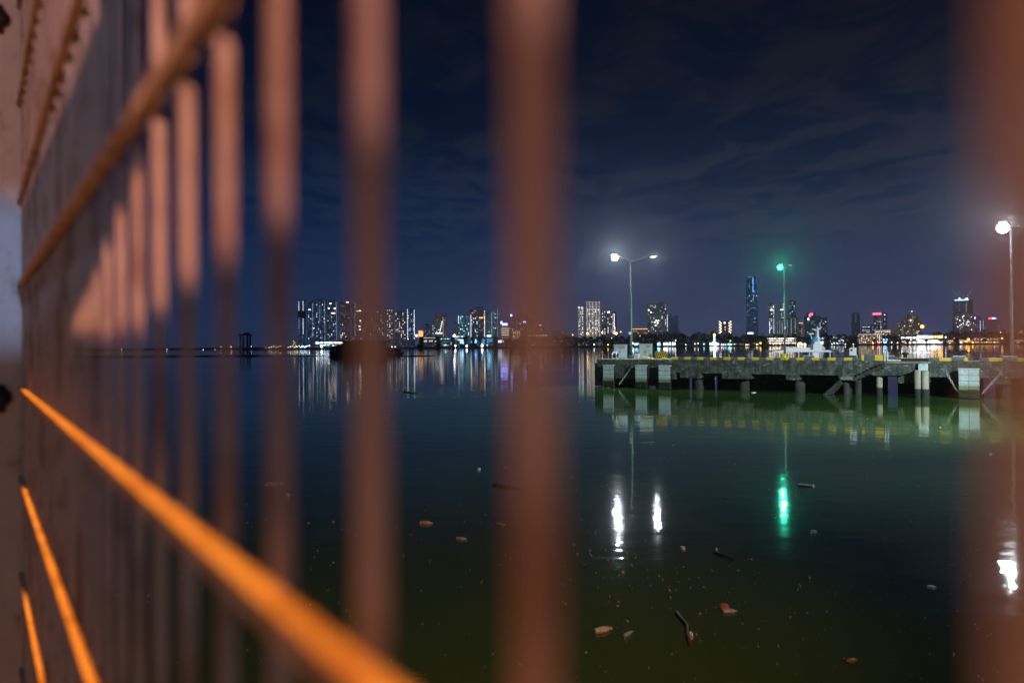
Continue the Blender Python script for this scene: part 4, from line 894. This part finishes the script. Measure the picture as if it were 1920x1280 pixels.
low('waterfront_hall', 'blue-lit waterfront hall below the teal corner tower', 912, 926, 633, 651, 1185, 'teal', [(913, 923, 634, 643, 'db'), (912.5, 915, 645, 649, 'cw'), (919, 921, 643, 646, 'c')])
low('kiosk', 'small white-fronted kiosk right of the last viaduct pier', 932, 947, 635.5, 651, 1180, 'grey', [(934, 940.5, 637, 642.5, 'cw'), (941.5, 945, 637, 642, 'dw')])
low('market_hall', 'bright white open-fronted hall on the shore below the broad tower', 1243, 1267, 640, 650, 1175, 'dark', [(1244, 1266, 641.2, 648, 'W')])
low('kiosk', 'small cyan-white lit kiosk left of the bright open-fronted hall', 1231, 1241, 641, 650, 1175, 'dark', [(1232.5, 1239.5, 643, 648, 'c'), (1234, 1238, 641.6, 643, 'w')])
low('funfair_stall', 'bright funfair pavilion at the foot of the lantern tower', 1329, 1350, 640.5, 650, 1170, 'dark', [(1331, 1348, 642, 648.5, 'W'), (1335, 1344, 641, 642, 'ow')])
low('waterfront_stall', 'row of white-blue lit stalls right of the lantern tower', 1351, 1374, 641.5, 650, 1172, 'dark', [(1352, 1362, 644, 648, 'w'), (1364, 1373, 643.5, 647.5, 'c')])
low('warehouse', 'long dim pitched-roof warehouse under the skyscraper', 1379, 1428, 637, 650, 1200, 'grey', [(1382, 1392, 644, 647, 'dm'), (1398, 1406, 645, 648, 'ow'), (1410, 1424, 643, 646.5, 'dm')], 'gable')
b = low('car_park', 'multi-storey car park with three rows of warm lit bays', 1438.5, 1493, 632, 650, 1210, 'dark', [])
for r_, yy in enumerate((633.4, 637.6, 641.8)):
    for k in range(13): b.win(1441 + k*4.1, yy + 1.2, 3.1, 2.0, 'ww' if (k + r_) % 4 else 'dm', 'lit_bay')
low('restaurant', 'orange-white lit waterfront restaurant left of the launch mast', 1494, 1512, 640.5, 650, 1175, 'dark', [(1495.5, 1511, 643, 648, 'ow'), (1497, 1503, 641.5, 643, 'w')])
low('office_block', 'bluish lit low office block behind the launch mast', 1512.5, 1547, 630, 650, 1230, 'blue', [(1514, 1527, 635, 641, 'db'), (1531, 1546, 634, 636, 'dw'), (1532, 1546, 639, 646, 'cw')], 'flat', 12, (10, CW, 632, 646))
low('office_block', 'white floodlit three-storey block right of the launch', 1557, 1581, 631, 648, 1200, 'bright', [(1558, 1580, 632, 634.4, 'w'), (1558, 1580, 637, 640, 'w'), (1558, 1577, 642, 646, 'W')])
low('marquee', 'small deep-blue lit marquee before the low shore apartments', 1654, 1666, 633, 647, 1200, 'navy', [(1656, 1664, 635, 638.5, 'b'), (1657, 1662, 640, 643, 'w')], 'gable')
low('arcade', 'white-lit arcade left of the brightest shore hall', 1690, 1717, 629.5, 647, 1210, 'dark', [(1691, 1716, 631.5, 634.5, 'W'), (1692, 1700, 638, 643, 'ow'), (1704, 1716, 640, 644, 'w')])
low('shopping_hall', 'brightest white-violet lit hall on the right shore', 1717.5, 1743, 628, 646, 1205, 'bright', [(1719, 1742, 630.5, 635, 'W'), (1719, 1742, 637, 644, 'W'), (1719, 1742, 628.6, 629.6, 'v')])
low('hotel_front', 'orange-topped hotel front with white ground floor on the right shore', 1743.5, 1767, 628, 646, 1210, 'warm', [(1744.5, 1766, 628.6, 634, 'o'), (1744.5, 1766, 636.5, 644, 'W')])
for x0, x1, lb in ((1776, 1790, 'small orange-lit house right of the orange-topped hotel front'), (1800, 1822, 'dim orange-lit house below the unfinished tower')):
    low('shore_house', lb, x0, x1, 635, 646, 1200, 'warm', [(x0 + 2, x1 - 3, 638, 641, 'do'), (x0 + 3, x0 + 6, 642, 645, 'ow')], 'gable')
hl_ = ['first pale shore house of the four in a row below the violet tower', 'second pale shore house of the four in a row, left of the red-blue sign', 'third pale shore house of the four in a row, under the red-blue sign', 'last pale shore house of the four in a row beside the lone lamp post']
for k in range(4):
    x0 = 1826 + k*12.2
    low('shore_house', hl_[k], x0, x0 + 11, 633, 645, 1200, 'warm', [(x0 + 1, x0 + 4, 635, 637.4, 'ow'), (x0 + 6, x0 + 9, 635, 637.4, 'dm'), (x0 + 2, x0 + 9.5, 640, 643, 'do')], 'gable')
low('shore_house', 'wide pale shore house just right of the lone lamp post', 1902, 1925, 633, 645, 1200, 'grey', [(1904, 1922, 637, 639.5, 'dm'), (1906, 1912, 641, 643, 'ow')], 'gable')
# lantern tower
p = at(1339.5, 648, 1165); k = 1165/F
t = empty('lantern_tower', (p.x, 1165, 1.5), 'small blue-lit tower topped with an orange lantern on the shore', 'tower')
z1 = at(1339.5, 631, 1165).z - 1.5
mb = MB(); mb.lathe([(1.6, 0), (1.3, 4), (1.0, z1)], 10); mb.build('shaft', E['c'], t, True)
mb = MB(); mb.lathe([(0.6, z1), (1.6, z1 + 1), (1.5, z1 + 3.4), (0.3, z1 + 4.6)], 12); mb.build('lantern', E['o'], t, True)

# viaduct piers along the left-centre shore
plab = ['left of the arched shed', 'between the arched shed and the teal shed', 'left of the blue-lit glass hall', 'in front of the blue-lit glass hall', 'between the two blue halls', 'beside the deep blue kiosk', 'last of the row by the white kiosk']
for k, px in enumerate((789.5, 821, 849, 872.3, 887.2, 900.5, 929)):
    Y = 1172; p = at(px, 640, Y); kk = Y/F; zt = at(px, 631, Y).z
    t = empty('viaduct_pier', (p.x, Y, 1.2), 'unfinished viaduct pier with a flared head, ' + plab[k], 'pier column', 'unfinished viaduct piers on the far shore', -math.atan2(p.x, Y))
    h = zt - 1.2
    mb = MB(); mb.prism([(-2.1, 0), (2.1, 0), (1.9, h*.45), (-1.9, h*.45)], -1.6, 1.6); mb.build('column', M_DARK, t)
    mb = MB(); mb.prism([(-1.9, h*.452), (1.9, h*.452), (3.3, h*.9), (3.3, h), (-3.3, h), (-3.3, h*.9)], -1.7, 1.7); mb.build('flared_head', M_DARK, t)
# lit construction crane jib
p = at(826, 623, 1380)
t = empty('crawler_crane', (p.x, 1380, 2), 'crawler crane with a slanting jib strung with white lights', 'crane')
k = 1380/F; z0 = at(826, 623, 1380).z - 2; z1 = at(829, 603.5, 1380).z - 2
mb = MB(); mb.tube([(-2, 0, 0), (-1.5, 0, z0), (3.2*k, 0, z1)], [1.2, .8, .4], 4); mb.build('jib', M_CRANE, t)
for q_ in range(6): inst('jib_light', win_mesh('w'), t, (-1.5 + (3.2*k + 1.5)*q_/5, -1.2, z0 + (z1 - z0)*q_/5 - .8), (1.5*k, .5, 2.2*k))
mb = MB(); mb.box(-9, -1, z0 - 2.2, 3, 1, z0 - .6); mb.build('work_platform', E['cw'], t)
# dark gantry and lit vessels on the left
def gantry(px, Y, label):
    p = at(px, 650, Y); k = Y/F
    t = empty('gantry_crane', (p.x, Y, 0.5), label, 'crane')
    z = at(px, 624, Y).z - .5
    for sx_ in (-9, -3.5, 4, 9):
        mb = MB(); mb.box(sx_*k*1.0 - .8, -2, 0, sx_*k + .8, 2, z - 4); mb.build('leg', M_CRANE, t)
    mb = MB(); mb.box(-13*k, -2.5, z - 4 + .003, 12*k, 2.5, z - 1.6); mb.build('girder', M_CRANE, t)
    mb = MB(); mb.box(-3*k, -1.8, z - 1.597, 7*k, 1.8, z + .4); mb.build('machine_house', M_CRANE, t)
    mb = MB(); mb.tube([(6*k, 0, z), (11*k, 0, z + 1.5)], .4, 5); mb.build('boom', M_CRANE, t)
gantry(460, 1150, 'dark gantry crane standing alone on the left shoreline')
def vessel(px, wpx, ywl, Y, label, col, hull, tower=False, name='workboat'):
    p = at(px, ywl, Y); k = Y/F; w_ = wpx*k
    t = empty(name, (p.x, Y, 0), label, 'boat')
    mb = MB(); mb.prism([(-w_*.47, -.3), (w_*.44, -.3), (w_/2, 2.6), (-w_/2, 2.2)], -2.5, 2.5); mb.build('hull', hull, t)
    mb = MB(); mb.box(-w_*.3, -1.8, 2.3, w_*.2, 1.8, 5.0); mb.build('deckhouse', M_PALEWALL, t)
    for q_ in range(6): inst('deck_light', win_mesh(col[q_ % len(col)]), t, (-w_*.42 + q_*w_*.16, -2.7, 2.8 + (q_ % 3)*.9), (1.6*k, .6, 1.5*k))
    if tower:
        mb = MB(); mb.tube([(-4, 0, 2.4), (0, 0, 14)], .35, 4); mb.tube([(4, 0, 2.4), (0, 0, 14)], .35, 4); mb.tube([(-2, 0, 8), (2, 0, 8)], .3, 4); mb.build('derrick', M_CRANE, t)
        for q_ in range(5): inst('derrick_light', win_mesh('y'), t, (rnd.uniform(-3, 3), -.8, 3.5 + q_*2.0), (1.1*k, .5, 1.1*k))
vessel(517, 26, 656, 1100, 'workboat strung with yellow and white deck lights on the left', ['y', 'w', 'y', 'w'], M_DARK)
vessel(552, 26, 656, 1110, 'derrick barge with yellow lights climbing its tripod derrick', ['w', 'W', 'y'], M_DARK, True, 'derrick_barge')
vessel(571, 16, 655, 1120, 'workboat glaring with cyan-white floodlights beside the derrick barge', ['c', 'W', 'c'], M_DARK)
vessel(1193, 8, 652, 1080, 'small blue-lit boat seen between the cabinet and lamp post', ['c', 'c', 'w'], M_BLUE)

# shore lamps
lampm = {}
def lantern_mesh(col, r):
    key = (col, r)
    if col == 'W': key = ('L', r)
    if key not in lampm:
        mb = MB(); mb.lathe([(r*.1, -r), (r*.7, -r*.7), (r, 0), (r*.7, r*.7), (r*.1, r)], 10)
        me = bpy.data.meshes.new('lantern'); me.from_pydata(mb.v, [], mb.f); me.materials.append(E[key[0]]); lampm[key] = me
    return lampm[key]
pole_mb = MB(); pole_mb.tube([(0, 0, 0), (0, 0, 1)], [0.16, 0.1], 6)
pole_me = bpy.data.meshes.new('pole'); pole_me.from_pydata(pole_mb.v, [], pole_mb.f); pole_me.materials.append(M_IRON)
CN = {'w': 'white', 'W': 'blazing white', 'o': 'orange', 'c': 'cyan', 'y': 'yellow', 'r': 'red', 'b': 'blue', 'ow': 'peach'}
def shore_lamp(px, py, col, r, where, Y=1190):
    p = at(px, py, Y); zb = 1.4
    t = empty('shore_lamp', (p.x, Y, zb), '%s shore lamp %s' % (CN[col], where), 'street lamp', 'lamps along the far shore')
    inst('pole', pole_me, t, (0, 0, 0), (1, 1, max(.5, p.z - zb - r*.9)))
    inst('lantern', lantern_mesh(col, r), t, (0, 0, p.z - zb))
SL = [
 (228, 655, 'w', .9, 'at the far left, alone between blurred pickets', 1400), (313, 655, 'w', .8, 'far left, second from the left end of the shore', 1400), (381, 655.5, 'w', .7, 'far left, left of the cyan one', 1400), (403, 656, 'c', .9, 'on the far left shore', 1400), (414, 650, 'w', .8, 'standing higher than its far left neighbours', 1400), (433.5, 650, 'o', 1.0, 'left of the gantry crane', 1400), (471, 649.5, 'w', .8, 'just right of the gantry crane', 1400), (478, 654, 'r', .8, 'low beside the gantry crane', 1400), (498, 653, 'o', 1.2, 'left of the yellow-lit workboat', 1400),
 (580, 648, 'w', 1.1, 'left of the white-lit terminal', 1180), (603, 650, 'W', 1.1, 'under the white-lit terminal', 1150), (735, 650, 'w', 1.1, 'right of the barge deckhouse', 1190), (741, 649.8, 'w', .8, 'second right of the barge deckhouse', 1190), (765, 635.5, 'w', .8, 'below the edge-lit tower', 1300),
 (852, 628.5, 'W', 1.5, 'on the roof line of the blue glass hall', 1185), (854, 648, 'W', 1.0, 'at the water below the blue glass hall', 1165), (875, 648.5, 'W', 1.1, 'at the water left of the blue hall', 1165), (904, 648, 'W', 1.5, 'in front of the deep blue kiosk', 1165), (917, 629.5, 'c', 1.4, 'above the hall under the teal corner tower', 1180), (835, 646.5, 'w', .8, 'before the teal-lit shed', 1165),
 (1073.5, 628, 'o', 1.2, 'just right of the centre bar', 1250), (1101.5, 625, 'o', 1.7, 'at the foot of the brightest pale tower', 1300), (1129, 623.5, 'o', 1.4, 'at the foot of the dim grey tower', 1300), (1155.5, 625, 'o', 2.0, 'left of the twin lamp post, largest of that group', 1250), (1164, 622, 'o', .9, 'nearest the twin lamp post on its left', 1300),
 (1114, 645.5, 'w', 1.1, 'at the water below the brightest tower', 1165), (1140, 646, 'y', .9, 'at the water left of the cabinets', 1165), (1187, 643.5, 'W', 1.0, 'between the two cabinets', 1160), (1147, 634, 'w', .9, 'in the trees left of the cabinets', 1220), (1135, 634.3, 'w', .9, 'in the trees below the dim grey tower', 1220), (1200, 630, 'w', .8, 'in the trees above the right cabinet', 1220), (1221, 629.5, 'w', .8, 'in the trees above the striped barrier', 1220), (1267, 638, 'w', .9, 'above the right end of the bright open hall', 1180), (1287, 629, 'w', 1.0, 'high on the wooded slope, upper of two', 1240), (1292, 635, 'w', .8, 'on the wooded slope, lower of two', 1240), (1286, 646, 'w', .8, 'at the water below the wooded slope', 1170), (1303, 644.5, 'ow', .9, 'at the water right of the wooded slope', 1170), (1309, 643.5, 'w', .9, 'left of the lantern tower', 1170), (1320, 645, 'c', .9, 'near the lantern tower on its left', 1170), (1369.5, 639, 'y', 1.0, 'above the white-blue stalls', 1190), (1377, 645, 'w', .8, 'between the stalls and the warehouse', 1168), (1426, 643, 'y', 1.3, 'before the right end of the warehouse', 1180), (1419, 645.5, 'o', .8, 'before the warehouse', 1170), (1463, 643.5, 'o', 1.1, 'before the car park', 1180), (1450, 645, 'ow', .8, 'before the left half of the car park', 1180), (1590, 637.5, 'o', 1.1, 'right of the white three-storey block', 1200), (1585, 645, 'w', .8, 'at the water right of the white three-storey block', 1168), (1600, 645, 'ow', .8, 'left of the low shore apartments', 1168), (1729, 612, 'o', 2.6, 'on a tall mast, largest on the right shore', 1240), (1720, 636, 'o', 1.3, 'before the brightest shore hall', 1190), (1708, 637, 'o', .9, 'before the white-lit arcade', 1190), (1773, 632, 'w', 1.1, 'right of the orange-topped hotel', 1190), (1789, 635, 'o', 1.2, 'beside the small orange-lit house', 1190), (1801, 641.5, 'c', 1.1, 'at the water below the unfinished tower', 1168), (1816, 636, 'o', 1.5, 'above the dim orange-lit house', 1190), (1812, 640, 'o', 1.0, 'at the water before the dim orange-lit house', 1170), (1824, 641.5, 'o', 1.1, 'left of the pale row of houses', 1170), (1879, 634, 'o', 1.2, 'right of the pale row of houses', 1190), (1876, 623, 'w', .9, 'on the hill left of the lone lamp post', 1260), (1915, 622, 'w', 1.0, 'on the hill at the right edge', 1260), (1850, 641, 'y', .8, 'before the third pale shore house', 1170), (1864, 641.5, 'ow', .8, 'before the last pale shore house', 1170), (1637, 643, 'o', .9, 'before the low shore apartments', 1170), (1648, 642.5, 'r', 1.0, 'before the low shore apartments', 1170), (1672, 642, 'w', .9, 'right of the deep blue marquee', 1170), (1683, 642.5, 'ow', .9, 'left of the white-lit arcade', 1170),
]
for s_ in SL: shore_lamp(*s_)

# wooded shore: far trees that read as one mass
def treeline(segs, Y, seed):
    r = random.Random(seed); mb = MB()
    for (x0, x1, ya, yb) in segs:
        n = int((x1 - x0)*11)
        for i in range(n):
            px = r.uniform(x0, x1); f = (px - x0)/(x1 - x0)
            topy = ya + (yb - ya)*f + 2.2*math.sin(px*.21) + 1.6*math.sin(px*.53 + 1) + 0.8*math.sin(px*1.3)
            py = topy + abs(r.gauss(0, 1))**1.0 * (649 - topy)*.42 if r.random() < .55 else r.uniform(topy, 651)
            p = at(px, min(py, 651), Y + r.uniform(-14, 14)); p.z = max(p.z, .8)
            s_ = r.uniform(1.0, 2.6)
            a = Vector((r.gauss(0, 1), r.gauss(0, 1), r.gauss(0, .7))).normalized()*s_; b_ = Vector((r.gauss(0, 1), r.gauss(0, 1), r.gauss(0, .7))).normalized()*s_
            mb.add([p - a, p - b_, p + a, p + b_], [(0, 1, 2, 3)])
    return mb
tl = treeline([(783, 850, 643, 644), (850, 932, 647, 646), (932, 985, 640, 634), (1040, 1085, 632, 631), (1085, 1185, 633, 631), (1185, 1232, 629, 628), (1232, 1275, 626, 622), (1275, 1300, 626, 632), (1300, 1345, 624, 625), (1345, 1400, 632, 632), (1400, 1440, 632, 635), (1490, 1520, 634, 636), (1545, 1608, 630, 631)], 1196, 3)
kind(tl.build('treeline', M_LEAF), 'stuff')
tl = treeline([(1395, 1620, 630, 628), (1740, 1785, 627, 622), (1785, 1900, 622, 622), (1890, 1960, 626, 626), (1200, 1400, 626, 630), (1660, 1700, 630, 632)], 1300, 5)
kind(tl.build('treeline', M_LEAF), 'stuff')
# separate shore trees that stand out
def tree(px, ytop, ybot, wpx, Y, label, seed):
    r = random.Random(seed); p = at(px, ybot, Y); k = Y/F; h = (ybot - ytop)*k
    t = empty('shore_tree', (p.x, Y, 1.4), label, 'tree', 'trees along the far shore')
    mb = MB(); mb.tube([(0, 0, 0), (.2, 0, h*.4), (0, 0, h*.75)], [.5, .35, .15], 6)
    for q_ in range(4):
        th = q_*1.7; mb.tube([(0, 0, h*.35), (math.cos(th)*wpx*k*.28, math.sin(th)*2, h*.65)], [.22, .08], 5)
    mb.build('trunk', M_IRON, t)
    mb = MB()
    lobes = [(r.uniform(-.3, .3)*wpx*k, r.uniform(-2, 2), h*r.uniform(.5, .85), r.uniform(.14, .26)*wpx*k) for _ in range(7)]
    for i in range(420):
        lx, ly, lz, lr = r.choice(lobes); d = Vector((r.gauss(0, 1), r.gauss(0, 1), r.gauss(0, 1))).normalized()*lr*r.uniform(.5, 1.1)
        c = Vector((lx, ly, lz)) + d; s_ = r.uniform(.25, .7)
        a = Vector((r.gauss(0, 1), r.gauss(0, 1), r.gauss(0, 1))).normalized()*s_; b_ = Vector((r.gauss(0, 1), r.gauss(0, 1), r.gauss(0, 1))).normalized()*s_
        mb.add([c - a, c - b_, c + a, c + b_], [(0, 1, 2, 3)])
    mb.build('crown', M_LEAF, t)
for a_ in ((1675, 627, 645, 22, 1170, 'broad dark tree beside the deep blue marquee', 11), (980, 626, 650, 16, 1180, 'rounded dark tree left of the brown waterfront hall', 12), (1702, 637, 646, 10, 1168, 'small dark tree before the white-lit arcade', 13), (1738, 636, 646, 10, 1168, 'small dark tree before the brightest shore hall', 14), (1762, 635, 646, 11, 1168, 'small dark tree before the orange-topped hotel', 15), (1792, 634, 646, 12, 1168, 'small dark tree below the unfinished tower', 16), (1845, 636, 645, 8, 1168, 'small dark tree before the row of pale houses', 17), (1640, 634, 645, 9, 1168, 'small dark tree before the low shore apartments', 18), (1410, 636, 648, 12, 1168, 'small dark tree before the pitched-roof warehouse', 19)):
    tree(*a_)

# ------------------------------------------------------------------ floating litter
def clear_plastic(name, col, rough=0.25):
    m, nt, out = newmat(name); b = principled(nt, out, ramp(nt, noise(nt, objco(nt), 18, 4), [(0.35, tuple(c*.7 for c in col)), (.65, col)]), rough)
    b.inputs['Transmission Weight'].default_value = 0.35; return m
M_PLA, M_PLB, M_PLW = clear_plastic('clear_bottle', (0.62, 0.70, 0.72)), clear_plastic('bluish_bottle', (0.45, 0.60, 0.80)), clear_plastic('milky_bottle', (0.72, 0.64, 0.60))
M_LAB = plain('orange_label', (0.50, 0.30, 0.15), 0.6, 0, .3, 30); M_PINK = plain('pink_label', (0.52, 0.36, 0.32), 0.6, 0, .3, 30); M_CAPB = plain('blue_cap', (0.08, 0.2, 0.6), 0.4)
M_WOOD = plain('wet_wood', (0.035, 0.028, 0.022), 0.7); M_PLANK = plain('pale_board', (0.33, 0.31, 0.28), 0.7); M_HUSK = plain('brown_husk', (0.28, 0.13, 0.08), 0.7, 0, .4, 25)
def bottle(px, py, wpx, ang, label, mat, labmat, capmat, tilt=0.0):
    p = onwater(px, py); dist = (p - CAM).length; L = wpx*dist/F
    t = empty('plastic_bottle', (p.x, p.y, 0.0), label, 'bottle', 'plastic bottles floating on the water', ang)
    r = L*.155; M4 = Matrix.Translation((-L/2, 0, r*.45)) @ Matrix.Rotation(math.pi/2 - tilt, 4, 'Y')
    mb = MB(); mb.lathe([(r*.7, 0), (r, L*.05), (r, L*.3), (r*.9, L*.36), (r, L*.42), (r, L*.62), (r*.7, L*.78), (r*.38, L*.88), (r*.36, L*.93)], 14, M4); mb.build('body', mat, t, True)
    mb = MB(); mb.lathe([(r*1.03, L*.30), (r*1.05, L*.31), (r*1.05, L*.60), (r*1.03, L*.61)], 14, M4); mb.build('label_wrap', labmat, t, True)
    mb = MB(); mb.lathe([(r*.46, L*.925), (r*.46, L), (r*.3, L*1.01)], 12, M4); mb.build('cap', capmat, t, True)
bottle(799, 981.5, 24, -0.1, 'small bottle with an orange and white label floating right of the wide blurred bar', M_PLW, M_LAB, M_PLW)
bottle(865, 1011, 20, -0.35, 'empty clear bottle floating left of the centre bar', M_PLA, M_PLA, M_PLA)
bottle(1131, 1183, 36, 0.5, 'bottle with a pinkish label floating left of the silver-blue bottle', M_PLA, M_PINK, M_PINK)
bottle(1178, 1190.5, 23, 0.75, 'silver-blue bottle floating right of the pink-labelled one', M_PLB, M_PLB, M_PLB, .1)
bottle(1295.5, 1194, 26, -1.75, 'milky bottle floating against the dark bent stick', M_PLW, M_PLW, M_LAB, 0)
bottle(1369, 1147.5, 26, 0.1, 'clear bottle with a blue cap floating against a brown husk', M_PLA, M_PLB, M_CAPB)
p = onwater(1360, 1143); L = 20*(p - CAM).length/F
t = empty('coconut_husk', (p.x, p.y + .05, 0), 'round brown husk floating behind the blue-capped bottle', 'husk')
mb = MB(); mb.lathe([(.01, -L*.3), (L*.4, -L*.2), (L*.5, 0), (L*.42, L*.25), (L*.2, L*.42), (.01, L*.46)], 16, Matrix.Rotation(.5, 4, 'Y')); mb.build('shell', M_HUSK, t, True)
def stick(pts, r, label, mat=M_WOOD, name='driftwood'):
    ps_ = [onwater(*q_) + Vector((0, 0, .02)) for q_ in pts]; c = ps_[0]
    mb = MB(); mb.tube([q_ - c for q_ in ps_], [r*(1 - .5*i/len(ps_)) for i in range(len(ps_))], 7)
    o = tag(mb.build(name, mat, None, True, c), label, 'driftwood'); return o
stick([(1268, 1150), (1282, 1167), (1288, 1174), (1289, 1192), (1293, 1210)], .022, 'dark bent stick floating among bottles near the bottom')
stick([(924, 909), (950, 913), (976, 916)], .03, 'thin dark branch floating beside the centre bar')
stick([(757, 735), (775, 737), (789, 737)], .05, 'long thin dark log floating below the left towers')
stick([(1340, 1036), (1356, 1042), (1374, 1049)], .018, 'thin dark twig floating left of the green reflection')
stick([(930, 983), (946, 985)], .015, 'pale straw floating left of the centre bar', M_PLANK, 'straw')
def flat(px, py, wpx, dpx, ang, label, mat, name, cat):
    p = onwater(px, py); dist = (p - CAM).length; w_ = wpx*dist/F; d_ = dpx*dist/F*dist/3.3
    mb = MB(); mb.cbox(-w_/2, -d_/2, -.01, w_/2, d_/2, .035, .008)
    mb.box(-w_*.46, -d_*.06, .0352, w_*.46, d_*.06, .04)
    return tag(mb.build(name, mat, None, False, (p.x, p.y, 0), ang), label, cat)
flat(515, 907.5, 29, 4.0, 0.05, 'flat pale rectangular board floating on the left', M_PLANK, 'floating_board', 'board')
flat(1511, 911, 26, 2.0, -0.5, 'thin pale slat floating right of the green reflection', M_PLANK, 'driftwood_strip', 'driftwood')
flat(1526, 998, 9, 2.2, -0.2, 'small white plastic scrap with a dark tail floating below the green reflection', M_WHITE, 'plastic_scrap', 'litter')
flat(1747, 1103, 9, 3, 0.5, 'small bent white scrap floating far right of the dark bent stick', M_WHITE, 'plastic_scrap', 'litter')
flat(1413, 736, 7, 0.3, 0.2, 'white cup lid floating close to the pier face', M_WHITE, 'plastic_disc', 'litter')
flat(1280, 1028.5, 6, 2.5, 0.3, 'tiny white foam scrap floating below the lamp reflections', M_WHITE, 'foam_scrap', 'litter')
def bag(px, py, wpx, label, mat):
    p = onwater(px, py); dist = (p - CAM).length; L = wpx*dist/F; r = random.Random(int(px))
    t = MB(); t.lathe([(L*.1, -.02), (L*.5, 0), (L*.45, L*.3), (L*.25, L*.5), (.01, L*.55)], 12)
    t.v = [(x*r.uniform(.8, 1.2), y*r.uniform(.8, 1.2), z) for x, y, z in t.v]
    return tag(t.build('plastic_cup', mat, None, False, (p.x, p.y, 0)), label, 'cup')
bag(897, 881, 9, 'crumpled pale plastic cup floating upper left of the centre bar', M_PLA)
bag(539, 929, 9, 'crumpled pale plastic cup floating below the rectangular board', M_PLA)
bag(1343.5, 1030, 6, 'crumpled bluish plastic cup floating beside the thin twig', M_PLB)
p = onwater(1597, 1240); mb = MB(); L = .055
mb.prism([(-L, 0), (-L*.4, -.005), (L*.6, .0), (L, .012), (L*.3, .02), (-L*.5, .018)], -.022, .022)
tag(mb.build('dead_leaf', plain('yellow_leaf', (.42, .24, .06), .7), None, False, (p.x, p.y, .01), .4), 'curled yellow leaf floating near the bottom right', 'leaf')
# fine specks nobody could count
r = random.Random(21); mb = MB()
for i in range(480):
    u = r.random()
    py = 740 + 540*r.random()**0.75; px = r.uniform(180, 1980)
    if r.random() < .35:
        cx_, cy_, sg = r.choice([(1200, 1120, 90), (1330, 1130, 110), (1160, 1060, 60), (1300, 1230, 150), (1500, 1100, 80), (900, 1050, 120), (1850, 1180, 80)])
        px = r.gauss(cx_, sg); py = min(1290, r.gauss(cy_, sg*.5))
    if py < 745 or px > 1985: continue
    if px > 1100 and py < 760: continue
    p = onwater(px, py); dist = (p - CAM).length; s_ = r.choice([.45, .6, .7, .9, 1.5])*dist/F*r.uniform(.6, 1.2)
    th = r.uniform(0, 6.3); a = Vector((math.cos(th), math.sin(th), 0))*s_*r.uniform(1, 2.4); b_ = Vector((-math.sin(th), math.cos(th), 0))*s_*r.uniform(1.2, 2.4)
    z = Vector((0, 0, .006)); up_ = Vector((0, 0, r.uniform(.01, .03)))
    mb.cur = r.choice([0, 0, 1, 2])
    mb.add([p + z - a, p + z - b_, p + z + a + up_, p + z + b_, p - a*.7 - b_*.2, p + a*.6 - b_*.3], [(0, 1, 2, 3), (0, 4, 5, 1)])
kind(mb.build('floating_debris', [plain('pale_speck', (.42, .38, .32), .7), plain('brown_speck', (.24, .19, .14), .7), plain('grey_speck', (.30, .31, .30), .6)]), 'stuff')

# ------------------------------------------------------------------ haze added for halos round the lamps
mb = MB(); mb.box(-9100, -120, -4.5, 9100, 5700, 420)
m, nt, out = newmat('halo_haze'); v = nd(nt, 'ShaderNodeVolumePrincipled')
v.inputs['Color'].default_value = (0.90, 0.95, 1.0, 1); v.inputs['Density'].default_value = 0.00018; v.inputs['Anisotropy'].default_value = 0.91
nt.links.new(v.outputs[0], out.inputs[1])
kind(mb.build('haze', m), 'stuff')
